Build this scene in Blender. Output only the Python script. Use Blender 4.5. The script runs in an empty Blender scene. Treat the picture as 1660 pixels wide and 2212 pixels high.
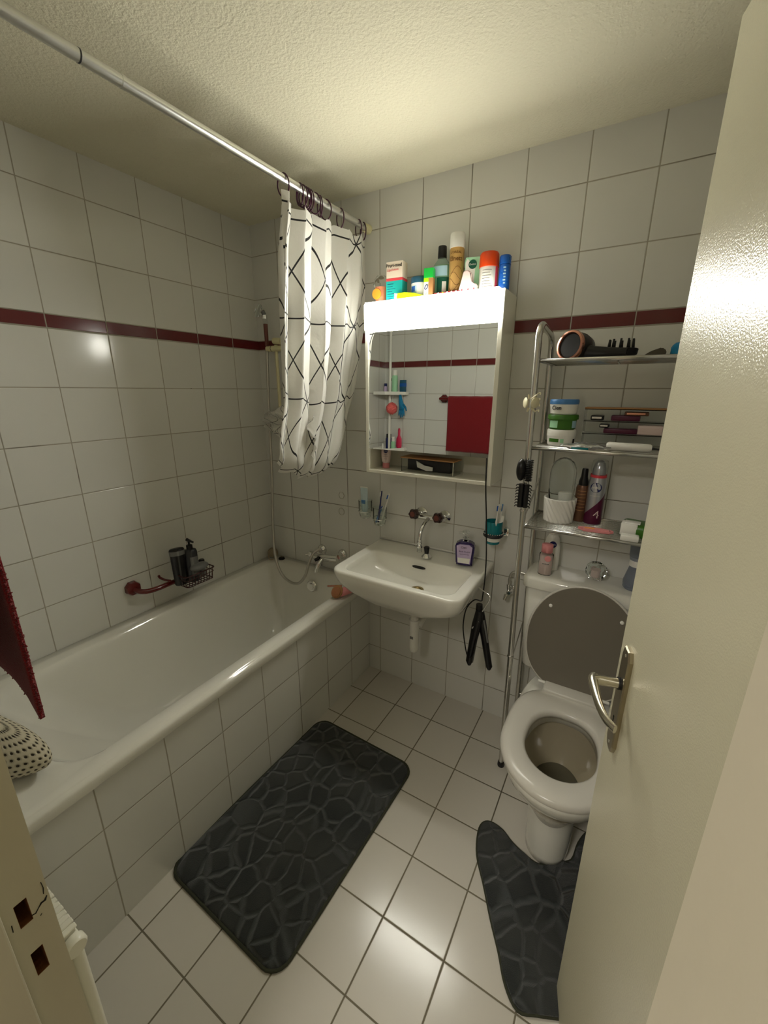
import bpy, bmesh, math, random
from mathutils import Vector, Matrix
random.seed(7)
PI=math.pi
sc=bpy.context.scene
C=sc.collection
# ---------------------------------------------------------------- camera
cam_d=bpy.data.cameras.new('camera'); cam=bpy.data.objects.new('camera',cam_d); C.objects.link(cam)
CAM=Vector((1.8212,0.1089,1.5462)); YAW=0.535; PIT=-0.2869; ROL=0.0019
F_=Vector((-math.sin(YAW)*math.cos(PIT),math.cos(YAW)*math.cos(PIT),math.sin(PIT)))
R_=Vector((math.cos(YAW),math.sin(YAW),0)); U_=R_.cross(F_)
R2=R_*math.cos(ROL)+U_*math.sin(ROL); U2=-R_*math.sin(ROL)+U_*math.cos(ROL)
cam.matrix_world=Matrix(((R2.x,U2.x,-F_.x,CAM.x),(R2.y,U2.y,-F_.y,CAM.y),(R2.z,U2.z,-F_.z,CAM.z),(0,0,0,1)))
cam_d.sensor_fit='VERTICAL'; cam_d.sensor_height=24; cam_d.lens=24*885.8/2212; cam_d.clip_start=0.004; cam_d.clip_end=30
sc.camera=cam
# ---------------------------------------------------------------- light
w=bpy.data.worlds.new('world'); sc.world=w; w.use_nodes=True
w.node_tree.nodes['Background'].inputs[0].default_value=(1.0,0.93,0.78,1); w.node_tree.nodes['Background'].inputs[1].default_value=0.05
sc.view_settings.view_transform='Standard'; sc.view_settings.look='None'; sc.view_settings.gamma=1; sc.view_settings.use_curve_mapping=False
sc.view_settings.exposure=1.2
LAMP=16.0            # strength of the cabinet light's diffuser
def area(name,loc,rot,sx,sy,e,col):
    l=bpy.data.lights.new(name,'AREA'); l.shape='RECTANGLE'; l.size=sx; l.size_y=sy; l.energy=e; l.color=col
    o=bpy.data.objects.new(name,l); o.location=loc; o.rotation_euler=rot; C.objects.link(o); return o
area('hall_fill_light',(1.35,-0.75,2.30),(math.radians(0),0,0),0.5,0.5,10,(1.0,0.95,0.86))  # unseen light added in the hall as fill through the doorway

# ---------------------------------------------------------------- materials
def srgb(r,g,b):
    f=lambda c:(c/12.92 if c<=0.04045 else ((c+0.055)/1.055)**2.4)
    return (f(r/255),f(g/255),f(b/255),1)
def mat(name,col,rough=0.5,metal=0,trans=0,ior=1.45,bump=None,emit=None,coat=0,sheen=0,alpha=1,sss=0):
    m=bpy.data.materials.new(name); m.use_nodes=True; nt=m.node_tree; b=nt.nodes['Principled BSDF']
    b.inputs['Base Color'].default_value=col; b.inputs['Roughness'].default_value=rough; b.inputs['Metallic'].default_value=metal
    b.inputs['Transmission Weight'].default_value=trans; b.inputs['IOR'].default_value=ior; b.inputs['Coat Weight'].default_value=coat
    b.inputs['Sheen Weight'].default_value=sheen; b.inputs['Alpha'].default_value=alpha; b.inputs['Subsurface Weight'].default_value=sss
    if emit: b.inputs['Emission Color'].default_value=emit[0]; b.inputs['Emission Strength'].default_value=emit[1]
    tc=nt.nodes.new('ShaderNodeTexCoord')
    nz=nt.nodes.new('ShaderNodeTexNoise'); nt.links.new(tc.outputs['Object'],nz.inputs['Vector'])
    nz.inputs['Scale'].default_value=(bump[0] if bump else 40); nz.inputs['Detail'].default_value=(bump[3] if bump and len(bump)>3 else 3)
    if bump:
        bp=nt.nodes.new('ShaderNodeBump'); bp.inputs['Strength'].default_value=bump[1]; bp.inputs['Distance'].default_value=bump[2]
        nt.links.new(nz.outputs['Fac'],bp.inputs['Height']); nt.links.new(bp.outputs['Normal'],b.inputs['Normal'])
    else:   # faint roughness variation keeps every surface procedural
        mr=nt.nodes.new('ShaderNodeMapRange'); mr.inputs['To Min'].default_value=max(0,rough-0.03); mr.inputs['To Max'].default_value=min(1,rough+0.03)
        nt.links.new(nz.outputs['Fac'],mr.inputs['Value']); nt.links.new(mr.outputs['Result'],b.inputs['Roughness'])
    return m
class NG:
    def __init__(s,m): s.nt=m.node_tree
    def m(s,op,a,b=None,c=None):
        n=s.nt.nodes.new('ShaderNodeMath'); n.operation=op
        for i,x in enumerate((a,b,c)):
            if x is None: continue
            if isinstance(x,(int,float)): n.inputs[i].default_value=x
            else: s.nt.links.new(x,n.inputs[i])
        return n.outputs[0]
    def mixc(s,f,a,b):
        n=s.nt.nodes.new('ShaderNodeMix'); n.data_type='RGBA'
        for k,x in ((0,f),(6,a),(7,b)):
            if isinstance(x,(int,float,tuple)): n.inputs[k].default_value=x
            else: s.nt.links.new(x,n.inputs[k])
        return n.outputs[2]
    def smooth(s,x,lo,hi):
        n=s.nt.nodes.new('ShaderNodeMapRange'); n.interpolation_type='SMOOTHSTEP'
        s.nt.links.new(x,n.inputs['Value']); n.inputs['From Min'].default_value=lo; n.inputs['From Max'].default_value=hi; return n.outputs['Result']
TILE=srgb(221,220,213); GROUT=srgb(176,170,154); RED=srgb(104,38,39)
def tile_mat(name,ax,u0,pu,rows='wall',col=TILE,grout=GROUT,rough=0.15,gw=0.0013,bumpd=0.0014,v0=0,pv=0.2):
    m=bpy.data.materials.new(name); m.use_nodes=True; nt=m.node_tree; g=NG(m); b=nt.nodes['Principled BSDF']
    tc=nt.nodes.new('ShaderNodeTexCoord'); sp=nt.nodes.new('ShaderNodeSeparateXYZ'); nt.links.new(tc.outputs['Object'],sp.inputs[0])
    u=sp.outputs['XYZ'.index(ax)]
    def line(x,x0,p):
        t=g.m('DIVIDE',g.m('SUBTRACT',x,x0),p); f=g.m('FRACT',t); return g.m('MULTIPLY',g.m('MINIMUM',f,g.m('SUBTRACT',1.0,f)),p), g.m('FLOOR',t)
    du,iu=line(u,u0,pu)
    if rows=='wall':
        z=sp.outputs[2]
        dl,il=line(z,1.5559,0.2008); dh,ih=line(z,1.8042,0.2020)
        zsb,zst=1.7584,1.8042
        ds=g.m('MINIMUM',g.m('ABSOLUTE',g.m('SUBTRACT',z,zsb)),g.m('ABSOLUTE',g.m('SUBTRACT',zst,z)))
        low=g.m('LESS_THAN',z,zsb); high=g.m('GREATER_THAN',z,zst); strip=g.m('SUBTRACT',g.m('SUBTRACT',1.0,low),high)
        dv=g.m('MINIMUM',g.m('ADD',g.m('MULTIPLY',low,g.m('MINIMUM',dl,ds)),g.m('ADD',g.m('MULTIPLY',high,dh),g.m('MULTIPLY',strip,ds))),9.0)
        # inside the strip row only its own joints count
        iv=g.m('ADD',g.m('MULTIPLY',low,il),g.m('MULTIPLY',high,g.m('ADD',ih,40.0)))
    else:
        dv,iv=line(sp.outputs[1 if rows=='floor' else 2],v0,pv); strip=None
    d=g.m('MINIMUM',du,dv)
    gm=g.smooth(d,gw,gw+0.0009)            # 1 on tile, 0 on grout
    cell=nt.nodes.new('ShaderNodeTexWhiteNoise'); cell.noise_dimensions='2D'; cv=nt.nodes.new('ShaderNodeCombineXYZ')
    nt.links.new(iu,cv.inputs[0]); nt.links.new(iv,cv.inputs[1]); nt.links.new(cv.outputs[0],cell.inputs['Vector'])
    var=g.m('ADD',0.955,g.m('MULTIPLY',cell.outputs['Value'],0.045))
    base=(col if strip is None else g.mixc(strip,col,RED))
    hs=nt.nodes.new('ShaderNodeHueSaturation')
    if isinstance(base,tuple): hs.inputs['Color'].default_value=base
    else: nt.links.new(base,hs.inputs['Color'])
    nt.links.new(var,hs.inputs['Value'])
    gn=nt.nodes.new('ShaderNodeTexNoise'); gn.inputs['Scale'].default_value=6; nt.links.new(tc.outputs['Object'],gn.inputs['Vector'])
    gcol=g.mixc(gn.outputs['Fac'],grout,tuple(c*0.72 for c in grout[:3])+(1,))
    gn2=nt.nodes.new('ShaderNodeTexNoise'); gn2.inputs['Scale'].default_value=2.3; gn2.inputs['Detail'].default_value=3; nt.links.new(tc.outputs['Object'],gn2.inputs['Vector'])
    gcol=g.mixc(g.m('MULTIPLY',g.smooth(gn2.outputs['Fac'],0.56,0.64),0.6),gcol,srgb(74,68,54))
    nt.links.new(g.mixc(gm,gcol,hs.outputs[0]),b.inputs['Base Color'])
    nt.links.new(g.m('ADD',rough,g.m('MULTIPLY',g.m('SUBTRACT',1.0,gm),0.55)),b.inputs['Roughness'])
    nz=nt.nodes.new('ShaderNodeTexNoise'); nz.inputs['Scale'].default_value=260; nz.inputs['Detail'].default_value=2; nt.links.new(tc.outputs['Object'],nz.inputs['Vector'])
    nz2=nt.nodes.new('ShaderNodeTexNoise'); nz2.inputs['Scale'].default_value=9; nt.links.new(tc.outputs['Object'],nz2.inputs['Vector'])
    h=g.m('ADD',g.m('MULTIPLY',g.smooth(d,gw*0.4,gw+0.0022),1.0),g.m('ADD',g.m('MULTIPLY',nz.outputs['Fac'],0.035),g.m('MULTIPLY',nz2.outputs['Fac'],0.35)))
    bp=nt.nodes.new('ShaderNodeBump'); bp.inputs['Distance'].default_value=bumpd; bp.inputs['Strength'].default_value=0.6
    nt.links.new(h,bp.inputs['Height']); nt.links.new(bp.outputs['Normal'],b.inputs['Normal'])
    return m
M={}
M['tile_left']=tile_mat('tile_left','Y',0.8514,0.2014)
M['tile_back']=tile_mat('tile_back','X',0.7778,0.2004)
M['tile_panel']=tile_mat('tile_panel','Y',0.845,0.2014,rows='panel',v0=0.156,pv=0.2)
M['tile_floor']=tile_mat('tile_floor','X',0.785,0.2,rows='floor',v0=1.638,pv=0.1985,col=srgb(212,207,196),grout=srgb(126,118,98),rough=0.19,gw=0.0018)
M['plaster']=mat('plaster',srgb(222,217,192),0.85,bump=(130,0.8,0.0045,3))
M['hall']=mat('hall_paint',srgb(205,196,170),0.7,bump=(200,0.3,0.001))
M['door']=mat('door_paint',srgb(216,211,184),0.25,bump=(340,0.5,0.0009,1.0))
M['frame']=mat('frame_paint',srgb(206,201,180),0.4,bump=(70,0.25,0.0015))
M['post']=mat('post_paint',srgb(216,207,184),0.5,bump=(200,0.15,0.001))
M['rawwood']=mat('raw_wood',srgb(128,80,40),0.8,bump=(90,0.8,0.004))
M['enamel']=mat('enamel',srgb(232,230,220),0.09,coat=0.4)
M['ceramic']=mat('ceramic',srgb(236,234,224),0.08,coat=0.4)
M['plastic']=mat('white_plastic',srgb(226,224,214),0.32)
M['seat']=mat('seat_plastic',srgb(212,208,198),0.22)
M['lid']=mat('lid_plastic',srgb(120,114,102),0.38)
M['cream']=mat('cream_plastic',srgb(222,214,170),0.4)
M['whitepaint']=mat('white_paint',srgb(232,230,215),0.3)
M['chrome']=mat('chrome',(0.82,0.82,0.80,1),0.10,1)
M['satin']=mat('satin_metal',(0.66,0.62,0.52,1),0.25,1)
M['alu']=mat('aluminium',(0.80,0.80,0.78,1),0.30,1)
M['rackmetal']=mat('rack_metal',(0.60,0.59,0.56,1),0.24,1)
M['steel']=mat('hose_steel',(0.55,0.53,0.48,1),0.3,1,bump=(700,0.5,0.001,0))
M['maroon']=mat('maroon_enamel',srgb(98,22,22),0.25,coat=0.4)
M['maroon_dark']=mat('maroon_wire',srgb(58,14,14),0.35)
M['purple']=mat('purple_ring',srgb(62,14,44),0.35)
M['black']=mat('black_plastic',srgb(16,15,16),0.32)
M['blackm']=mat('black_matt',srgb(20,19,19),0.6)
M['charcoal']=mat('charcoal_plastic',srgb(44,44,46),0.35)
M['greycap']=mat('grey_plastic',srgb(112,112,110),0.3)
M['white']=mat('white_gloss',srgb(238,236,228),0.3)
M['green']=mat('green_plastic',srgb(64,116,34),0.35)
M['dkgreen']=mat('dark_green_label',srgb(16,84,64),0.4)
M['brightgreen']=mat('bright_green',srgb(30,190,70),0.4)
M['lime']=mat('lime_plastic',srgb(176,220,20),0.35)
M['mint']=mat('mint_label',srgb(168,222,180),0.45)
M['teal']=mat('teal_card',srgb(20,178,172),0.45)
M['tealcup']=mat('teal_plastic',srgb(14,120,128),0.25,sss=0.0)
M['blue']=mat('blue_plastic',srgb(18,92,184),0.28)
M['lidblue']=mat('lid_blue',srgb(74,130,190),0.35)
M['navy']=mat('navy_ink',srgb(16,28,92),0.35)
M['petrol']=mat('petrol_lid',srgb(40,92,120),0.35)
M['paleblue']=mat('pale_blue',srgb(170,206,220),0.4)
M['orange']=mat('orange_cap',srgb(236,74,14),0.3)
M['peach']=mat('peach_drink',srgb(244,150,110),0.4)
M['orangefruit']=mat('orange_slice',srgb(250,170,50),0.45)
M['coral']=mat('coral_print',srgb(224,70,80),0.5)
M['cartoncream']=mat('carton_cream',srgb(240,224,204),0.6)
M['gold']=mat('gold_can',srgb(206,164,98),0.3,0.3)
M['golddk']=mat('gold_print',srgb(112,76,34),0.4,0.3)
M['bronze']=mat('bronze_bottle',srgb(112,78,58),0.35,0.4)
M['rosegold']=mat('rose_gold',(0.62,0.30,0.22,1),0.22,1)
M['plum']=mat('plum_print',srgb(84,16,52),0.3)
M['silver']=mat('silver_can',(0.55,0.56,0.62,1),0.3,0.85)
M['pink']=mat('pink_print',srgb(232,150,150),0.45)
M['palepink']=mat('pale_pink',srgb(228,206,200),0.4)
M['hotpink']=mat('hot_pink',srgb(220,50,90),0.4)
M['violet']=mat('violet_soap',srgb(38,18,84),0.14,coat=0.3)
M['lilac']=mat('lilac_label',srgb(196,176,210),0.4)
M['ink']=mat('black_ink',srgb(26,24,24),0.5)
M['greyink']=mat('grey_ink',srgb(120,118,114),0.5)
M['wood']=mat('light_wood',srgb(170,124,76),0.5,bump=(60,0.3,0.001))
M['brown']=mat('brown_knob',srgb(52,22,16),0.16,coat=0.5)
M['brownface']=mat('knob_face',srgb(108,58,46),0.35)
M['sponge']=mat('sponge',srgb(176,120,84),0.95,bump=(120,1.0,0.004))
M['pumice']=mat('pumice',srgb(150,136,112),0.95,bump=(160,1.0,0.003))
M['rope']=mat('rope',srgb(190,164,130),0.9)
M['loofah']=mat('coral_loofah',srgb(240,110,106),0.8,bump=(80,1,0.01))
M['glove']=mat('blue_glove',srgb(20,128,176),0.5)
M['stone']=mat('grey_brown_plastic',srgb(84,78,66),0.55)
M['foil']=mat('foil_tube',(0.62,0.63,0.64,1),0.25,0.9,bump=(90,0.6,0.003))
M['ivory']=mat('ivory_clip',srgb(228,220,186),0.35)
M['glassy']=mat('clear_plastic',(0.93,0.95,0.94,1),0.06,0,1.0,1.12)
M['glass']=mat('clear_glass',(0.92,0.96,0.94,1),0.03,0,1.0,1.3)
M['greyglass']=mat('smoke_glass',(0.45,0.50,0.60,1),0.1,0,0.75,1.3)
M['water']=mat('toilet_water',(0.5,0.48,0.38,1),0.02,0,0.8,1.33)
M['bottlegreen']=mat('mouthwash',(0.70,0.90,0.82,1),0.05,0,0.85,1.2)
M['towel']=mat('red_terry',srgb(126,6,18),0.95,bump=(420,1.0,0.004,2),sheen=0.15)
M['overflow']=mat('dark_hole',srgb(18,16,14),0.7)
M['brass']=mat('old_brass',(0.35,0.27,0.12,1),0.35,1)
M['limescale']=mat('adhesive_residue',srgb(176,170,152),0.45)
M['braid']=mat('cord_rubber',srgb(10,10,10),0.4)
# mirror
mm=mat('mirror_glass',(0.93,0.95,0.93,1),0.0,1); M['mirror']=mm
for n in list(mm.node_tree.nodes):
    if n.type=='MAP_RANGE': mm.node_tree.nodes.remove(n)
mm.node_tree.nodes['Principled BSDF'].inputs['Roughness'].default_value=0.004
# lit diffuser
M['diffuser']=mat('lit_diffuser',srgb(240,240,240),0.4,emit=((1.0,0.98,0.885,1),LAMP))
M['diffuser_top']=mat('lit_diffuser_top',srgb(240,240,240),0.4,emit=((1.0,0.975,0.87,1),LAMP*0.22))
# charcoal plush with cobblestone relief
def plush(name):
    m=bpy.data.materials.new(name); m.use_nodes=True; nt=m.node_tree; b=nt.nodes['Principled BSDF']; g=NG(m)
    tc=nt.nodes.new('ShaderNodeTexCoord'); nz=nt.nodes.new('ShaderNodeTexNoise'); nz.inputs['Scale'].default_value=9
    nt.links.new(tc.outputs['Object'],nz.inputs['Vector'])
    ad=nt.nodes.new('ShaderNodeVectorMath'); ad.operation='MULTIPLY_ADD'; nt.links.new(nz.outputs['Color'],ad.inputs[0]); ad.inputs[1].default_value=(0.05,0.05,0); nt.links.new(tc.outputs['Object'],ad.inputs[2])
    fl=nt.nodes.new('ShaderNodeVectorMath'); fl.operation='MULTIPLY'; nt.links.new(ad.outputs[0],fl.inputs[0]); fl.inputs[1].default_value=(1,0.85,0)
    vo=nt.nodes.new('ShaderNodeTexVoronoi'); vo.feature='DISTANCE_TO_EDGE'; vo.inputs['Scale'].default_value=14.5; nt.links.new(fl.outputs[0],vo.inputs['Vector'])
    e=g.smooth(vo.outputs['Distance'],0.0,0.13)
    big=nt.nodes.new('ShaderNodeTexNoise'); big.inputs['Scale'].default_value=4.5; big.inputs['Detail'].default_value=4; nt.links.new(tc.outputs['Object'],big.inputs['Vector'])
    fine=nt.nodes.new('ShaderNodeTexNoise'); fine.inputs['Scale'].default_value=420; nt.links.new(tc.outputs['Object'],fine.inputs['Vector'])
    nap=g.smooth(big.outputs['Fac'],0.35,0.68)
    c=g.mixc(e,g.mixc(nap,srgb(74,78,78),srgb(62,64,63)),g.mixc(nap,srgb(40,44,44),srgb(60,62,60)))
    nt.links.new(c,b.inputs['Base Color']); b.inputs['Roughness'].default_value=1.0; b.inputs['Sheen Weight'].default_value=0.25; b.inputs['Sheen Roughness'].default_value=0.6
    b.inputs['Specular IOR Level'].default_value=0.1
    h=g.m('ADD',g.m('MULTIPLY',e,1.0),g.m('MULTIPLY',fine.outputs['Fac'],0.22))
    bp=nt.nodes.new('ShaderNodeBump'); bp.inputs['Distance'].default_value=0.009; bp.inputs['Strength'].default_value=0.9; nt.links.new(h,bp.inputs['Height']); nt.links.new(bp.outputs['Normal'],b.inputs['Normal'])
    return m
M['plush']=plush('cobble_plush'); M['hem']=mat('mat_hem',srgb(58,60,46),0.9,bump=(300,0.6,0.002))
# shower curtain: black line pattern in cloth UV (metres)
def curtain_mat():
    m=bpy.data.materials.new('curtain_print'); m.use_nodes=True; nt=m.node_tree; b=nt.nodes['Principled BSDF']; g=NG(m)
    uv=nt.nodes.new('ShaderNodeUVMap'); uv.uv_map='cloth'; sp=nt.nodes.new('ShaderNodeSeparateXYZ'); nt.links.new(uv.outputs[0],sp.inputs[0])
    u,v=sp.outputs[0],sp.outputs[1]; a,h=0.200,0.305
    def ln(x,scale):
        f=g.m('FRACT',x); return g.m('MULTIPLY',g.m('MINIMUM',f,g.m('SUBTRACT',1.0,f)),scale)
    U1=g.m('DIVIDE',u,a); V1=g.m('DIVIDE',v,h)
    k=1.0/math.sqrt(1/a**2+1/h**2)
    d1=ln(g.m('ADD',U1,V1),k); d2=ln(g.m('SUBTRACT',U1,V1),k); d3=ln(V1,h)
    d4=ln(g.m('DIVIDE',g.m('ADD',u,0.05),a*3),a*3)
    d=g.m('MINIMUM',g.m('MINIMUM',d1,d2),g.m('MINIMUM',d3,d4))
    f=g.smooth(d,0.0022,0.0031)
    nt.links.new(g.mixc(f,srgb(22,22,24),srgb(236,234,226)),b.inputs['Base Color']); b.inputs['Roughness'].default_value=0.42
    b.inputs['Sheen Weight'].default_value=0.2
    tc=nt.nodes.new('ShaderNodeTexCoord'); nz=nt.nodes.new('ShaderNodeTexNoise'); nz.inputs['Scale'].default_value=26; nz.inputs['Detail'].default_value=3; nt.links.new(tc.outputs['Object'],nz.inputs['Vector'])
    bp=nt.nodes.new('ShaderNodeBump'); bp.inputs['Distance'].default_value=0.006; bp.inputs['Strength'].default_value=0.5; nt.links.new(nz.outputs['Fac'],bp.inputs['Height']); nt.links.new(bp.outputs['Normal'],b.inputs['Normal'])
    tr=nt.nodes.new('ShaderNodeBsdfTranslucent'); nt.links.new(g.mixc(f,srgb(22,22,24),srgb(236,234,226)),tr.inputs[0])
    mx=nt.nodes.new('ShaderNodeMixShader'); mx.inputs[0].default_value=0.25; nt.links.new(b.outputs[0],mx.inputs[1]); nt.links.new(tr.outputs[0],mx.inputs[2])
    nt.links.new(mx.outputs[0],nt.nodes['Material Output'].inputs[0])
    return m
M['curtain']=curtain_mat()
# crochet: rows of dark gaps
def crochet():
    m=bpy.data.materials.new('crochet'); m.use_nodes=True; nt=m.node_tree; b=nt.nodes['Principled BSDF']; g=NG(m)
    uv=nt.nodes.new('ShaderNodeUVMap'); uv.uv_map='cloth'; sp=nt.nodes.new('ShaderNodeSeparateXYZ'); nt.links.new(uv.outputs[0],sp.inputs[0])
    u=g.m('MULTIPLY',sp.outputs[0],36.0); v=g.m('MULTIPLY',sp.outputs[1],16.0)
    row=g.m('FLOOR',v); u2=g.m('ADD',u,g.m('MULTIPLY',g.m('MODULO',row,2.0),0.5))
    fx=g.m('SUBTRACT',g.m('FRACT',u2),0.5); fy=g.m('SUBTRACT',g.m('FRACT',v),0.5)
    d=g.m('SQRT',g.m('ADD',g.m('MULTIPLY',fx,fx),g.m('MULTIPLY',fy,g.m('MULTIPLY',fy,1.4))))
    f=g.smooth(d,0.20,0.27)
    nt.links.new(g.mixc(f,srgb(58,50,38),srgb(208,200,176)),b.inputs['Base Color']); b.inputs['Roughness'].default_value=0.95
    bp=nt.nodes.new('ShaderNodeBump'); bp.inputs['Distance'].default_value=0.004; nt.links.new(g.smooth(d,0.1,0.45),bp.inputs['Height']); nt.links.new(bp.outputs['Normal'],b.inputs['Normal'])
    return m
M['crochet']=crochet()

# ---------------------------------------------------------------- helpers
def obj(name,bm,m,parent=None,smooth=True,auto=None,mods=None):
    me=bpy.data.meshes.new(name)
    if isinstance(bm,bpy.types.Mesh): me=bm
    else:
        bmesh.ops.recalc_face_normals(bm,faces=bm.faces[:]); bm.to_mesh(me); bm.free()
    o=bpy.data.objects.new(name,me); C.objects.link(o)
    if isinstance(m,str): m=M[m]
    if m: me.materials.append(m)
    if smooth:
        for p in me.polygons: p.use_smooth=True
        if auto is not None:
            es=me.edges; bm2=bmesh.new(); bm2.from_mesh(me)
            for e in bm2.edges:
                if len(e.link_faces)==2 and e.calc_face_angle(0)>auto: e.smooth=False
            bm2.to_mesh(me); bm2.free()
    if parent: o.parent=parent
    return o
def tag(o,label=None,cat=None,group=None,kind=None):
    if label: o['label']=label
    if cat: o['category']=cat
    if group: o['group']=group
    if kind: o['kind']=kind
    return o
def thing(name,label,cat,loc=(0,0,0),rz=0,group=None):
    o=bpy.data.objects.new(name,None); C.objects.link(o); o.empty_display_size=0.02; o.location=loc; o.rotation_euler=(0,0,rz)
    return tag(o,label,cat,group)
def struct(name,bm,m,parent=None,smooth=False):
    o=obj(name,bm,m,parent,smooth)
    if not parent: tag(o,kind='structure')
    return o
def B(): return bmesh.new()
def box(bm,x0,x1,y0,y1,z0,z1,bev=0,seg=2,rot=None,piv=None):
    r=bmesh.ops.create_cube(bm,size=1); vs=r['verts']
    for v in vs: v.co=Vector(((x0+x1)/2+v.co.x*(x1-x0),(y0+y1)/2+v.co.y*(y1-y0),(z0+z1)/2+v.co.z*(z1-z0)))
    if bev:
        es=list({e for v in vs for e in v.link_edges})
        g=bmesh.ops.bevel(bm,geom=es,offset=bev,segments=seg,affect='EDGES',profile=0.5); vs=list({v for f in g['faces'] for v in f.verts}|{v for v in vs if v.is_valid})
    if rot is not None:
        vs=[v for v in vs if v.is_valid]; bmesh.ops.rotate(bm,verts=vs,cent=piv or ((x0+x1)/2,(y0+y1)/2,(z0+z1)/2),matrix=rot)
    return vs
def tube(bm,pts,r,n=10,closed=False,caps=True,flat=None):
    pts=[Vector(p) for p in pts]; rs=r if isinstance(r,(list,tuple)) else [r]*len(pts); rings=[]; up=None
    L=len(pts)
    for i,p in enumerate(pts):
        if closed: t=(pts[(i+1)%L]-pts[i-1])
        else: t=(pts[min(i+1,L-1)]-pts[max(i-1,0)])
        if t.length<1e-9: t=Vector((0,0,1))
        t.normalize()
        if up is None:
            up=Vector((0,0,1)) if abs(t.z)<0.9 else Vector((1,0,0))
            if flat is not None: up=Vector(flat)
        a=t.cross(up); 
        if a.length<1e-6: a=t.orthogonal()
        a.normalize(); b=a.cross(t); b.normalize(); up=b
        rr=rs[i]; ra,rb=(rr if isinstance(rr,tuple) else (rr,rr))
        rings.append([bm.verts.new(p+a*ra*math.cos(2*PI*k/n)+b*rb*math.sin(2*PI*k/n)) for k in range(n)])
    for i in range(L if closed else L-1):
        A,Bq=rings[i],rings[(i+1)%L]
        for k in range(n): bm.faces.new((A[k],A[(k+1)%n],Bq[(k+1)%n],Bq[k]))
    if caps and not closed:
        bm.faces.new(rings[0][::-1]); bm.faces.new(rings[-1])
    return rings
def smooth_path(pts,n=6,closed=False):
    P=[Vector(p) for p in pts]; out=[]; L=len(P)
    rng=range(L if closed else L-1)
    for i in rng:
        p0=P[(i-1)%L] if (closed or i>0) else P[0]; p1=P[i]; p2=P[(i+1)%L]; p3=P[(i+2)%L] if (closed or i+2<L) else P[-1]
        for k in range(n):
            t=k/n; out.append(0.5*((2*p1)+(-p0+p2)*t+(2*p0-5*p1+4*p2-p3)*t*t+(-p0+3*p1-3*p2+p3)*t**3))
    if not closed: out.append(P[-1])
    return out
def lathe(bm,prof,n=32,c=(0,0,0),sy=1.0,sx=1.0,cap0=True,cap1=True,mtx=None):
    rings=[]
    for r,z in prof:
        ring=[]
        for k in range(n):
            a=2*PI*k/n; v=Vector((r*sx*math.cos(a),r*sy*math.sin(a),z))
            if mtx: v=mtx@v
            ring.append(bm.verts.new(v+Vector(c)))
        rings.append(ring)
    for A,Bq in zip(rings,rings[1:]):
        for k in range(n): bm.faces.new((A[k],A[(k+1)%n],Bq[(k+1)%n],Bq[k]))
    if cap0: bm.faces.new(rings[0][::-1])
    if cap1: bm.faces.new(rings[-1])
    return rings
def along(d):  # matrix taking +Z to direction d
    return Vector((0,0,1)).rotation_difference(Vector(d).normalized()).to_matrix()
def rrect(x0,x1,y0,y1,r,n=6,z=0):
    """rounded rectangle loop; r = 4 radii (x1y1, x0y1, x0y0, x1y0)"""
    if not isinstance(r,(tuple,list)): r=(r,)*4
    P=[]
    for (cx,cy,rr,a0) in ((x1-r[0],y1-r[0],r[0],0),(x0+r[1],y1-r[1],r[1],PI/2),(x0+r[2],y0+r[2],r[2],PI),(x1-r[3],y0+r[3],r[3],1.5*PI)):
        for k in range(n+1): a=a0+k/n*PI/2; P.append((cx+rr*math.cos(a),cy+rr*math.sin(a),z))
    return P
def loft(bm,loops,cap0=False,cap1=False):
    R=[[bm.verts.new(p) for p in L] for L in loops]; n=len(R[0])
    for A,Bq in zip(R,R[1:]):
        for k in range(n): bm.faces.new((A[k],A[(k+1)%n],Bq[(k+1)%n],Bq[k]))
    if cap0: bm.faces.new(R[0][::-1])
    if cap1: bm.faces.new(R[-1])
    return R
def lerp_loop(a,b,t): return [tuple(p[i]*(1-t)+q[i]*t for i in range(3)) for p,q in zip(a,b)]
def prism(bm,pts,h,axis='y',o=0.0):
    """extrude closed 2D outline; axis y: pts are (x,z)"""
    f={'y':lambda p,t:(p[0],t,p[1]),'z':lambda p,t:(p[0],p[1],t),'x':lambda p,t:(t,p[0],p[1])}[axis]
    a=[bm.verts.new(f(p,o)) for p in pts]; b=[bm.verts.new(f(p,o+h)) for p in pts]; n=len(pts)
    bm.faces.new(a[::-1]); bm.faces.new(b)
    for i in range(n): bm.faces.new((a[i],a[(i+1)%n],b[(i+1)%n],b[i]))
def text(s,size,m,parent,loc=(0,0,0),rz=0,R=None,a0=0,tilt=0,sx=1,flat=False,name='lettering',bold=0):
    """lettering facing -Y of the parent (or wrapped on a cylinder of radius R about the local Z axis)"""
    cu=bpy.data.curves.new(name,'FONT'); cu.body=s; cu.size=size; cu.align_x='CENTER'; cu.align_y='CENTER'; cu.offset=bold; cu.resolution_u=2; cu.extrude=0.00015
    t=bpy.data.objects.new(name,cu); C.objects.link(t); bpy.context.view_layer.update()
    me=bpy.data.meshes.new_from_object(t.evaluated_get(bpy.context.evaluated_depsgraph_get())); C.objects.unlink(t); bpy.data.objects.remove(t)
    for v in me.vertices:
        x,y,z=v.co.x*sx,v.co.y,v.co.z
        if tilt: x,y=x*math.cos(tilt)-y*math.sin(tilt),x*math.sin(tilt)+y*math.cos(tilt)
        if flat: v.co=(x,y,z)
        elif R:
            a=x/R+a0; rr=R+z+0.0006; v.co=(rr*math.sin(a),-rr*math.cos(a),y)
        else: v.co=(x,-z-0.0004,y)
    o=bpy.data.objects.new(name,me); C.objects.link(o); me.materials.append(M[m]); o.parent=parent; o.location=loc; o.rotation_euler=(0,0,rz); return o
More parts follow.
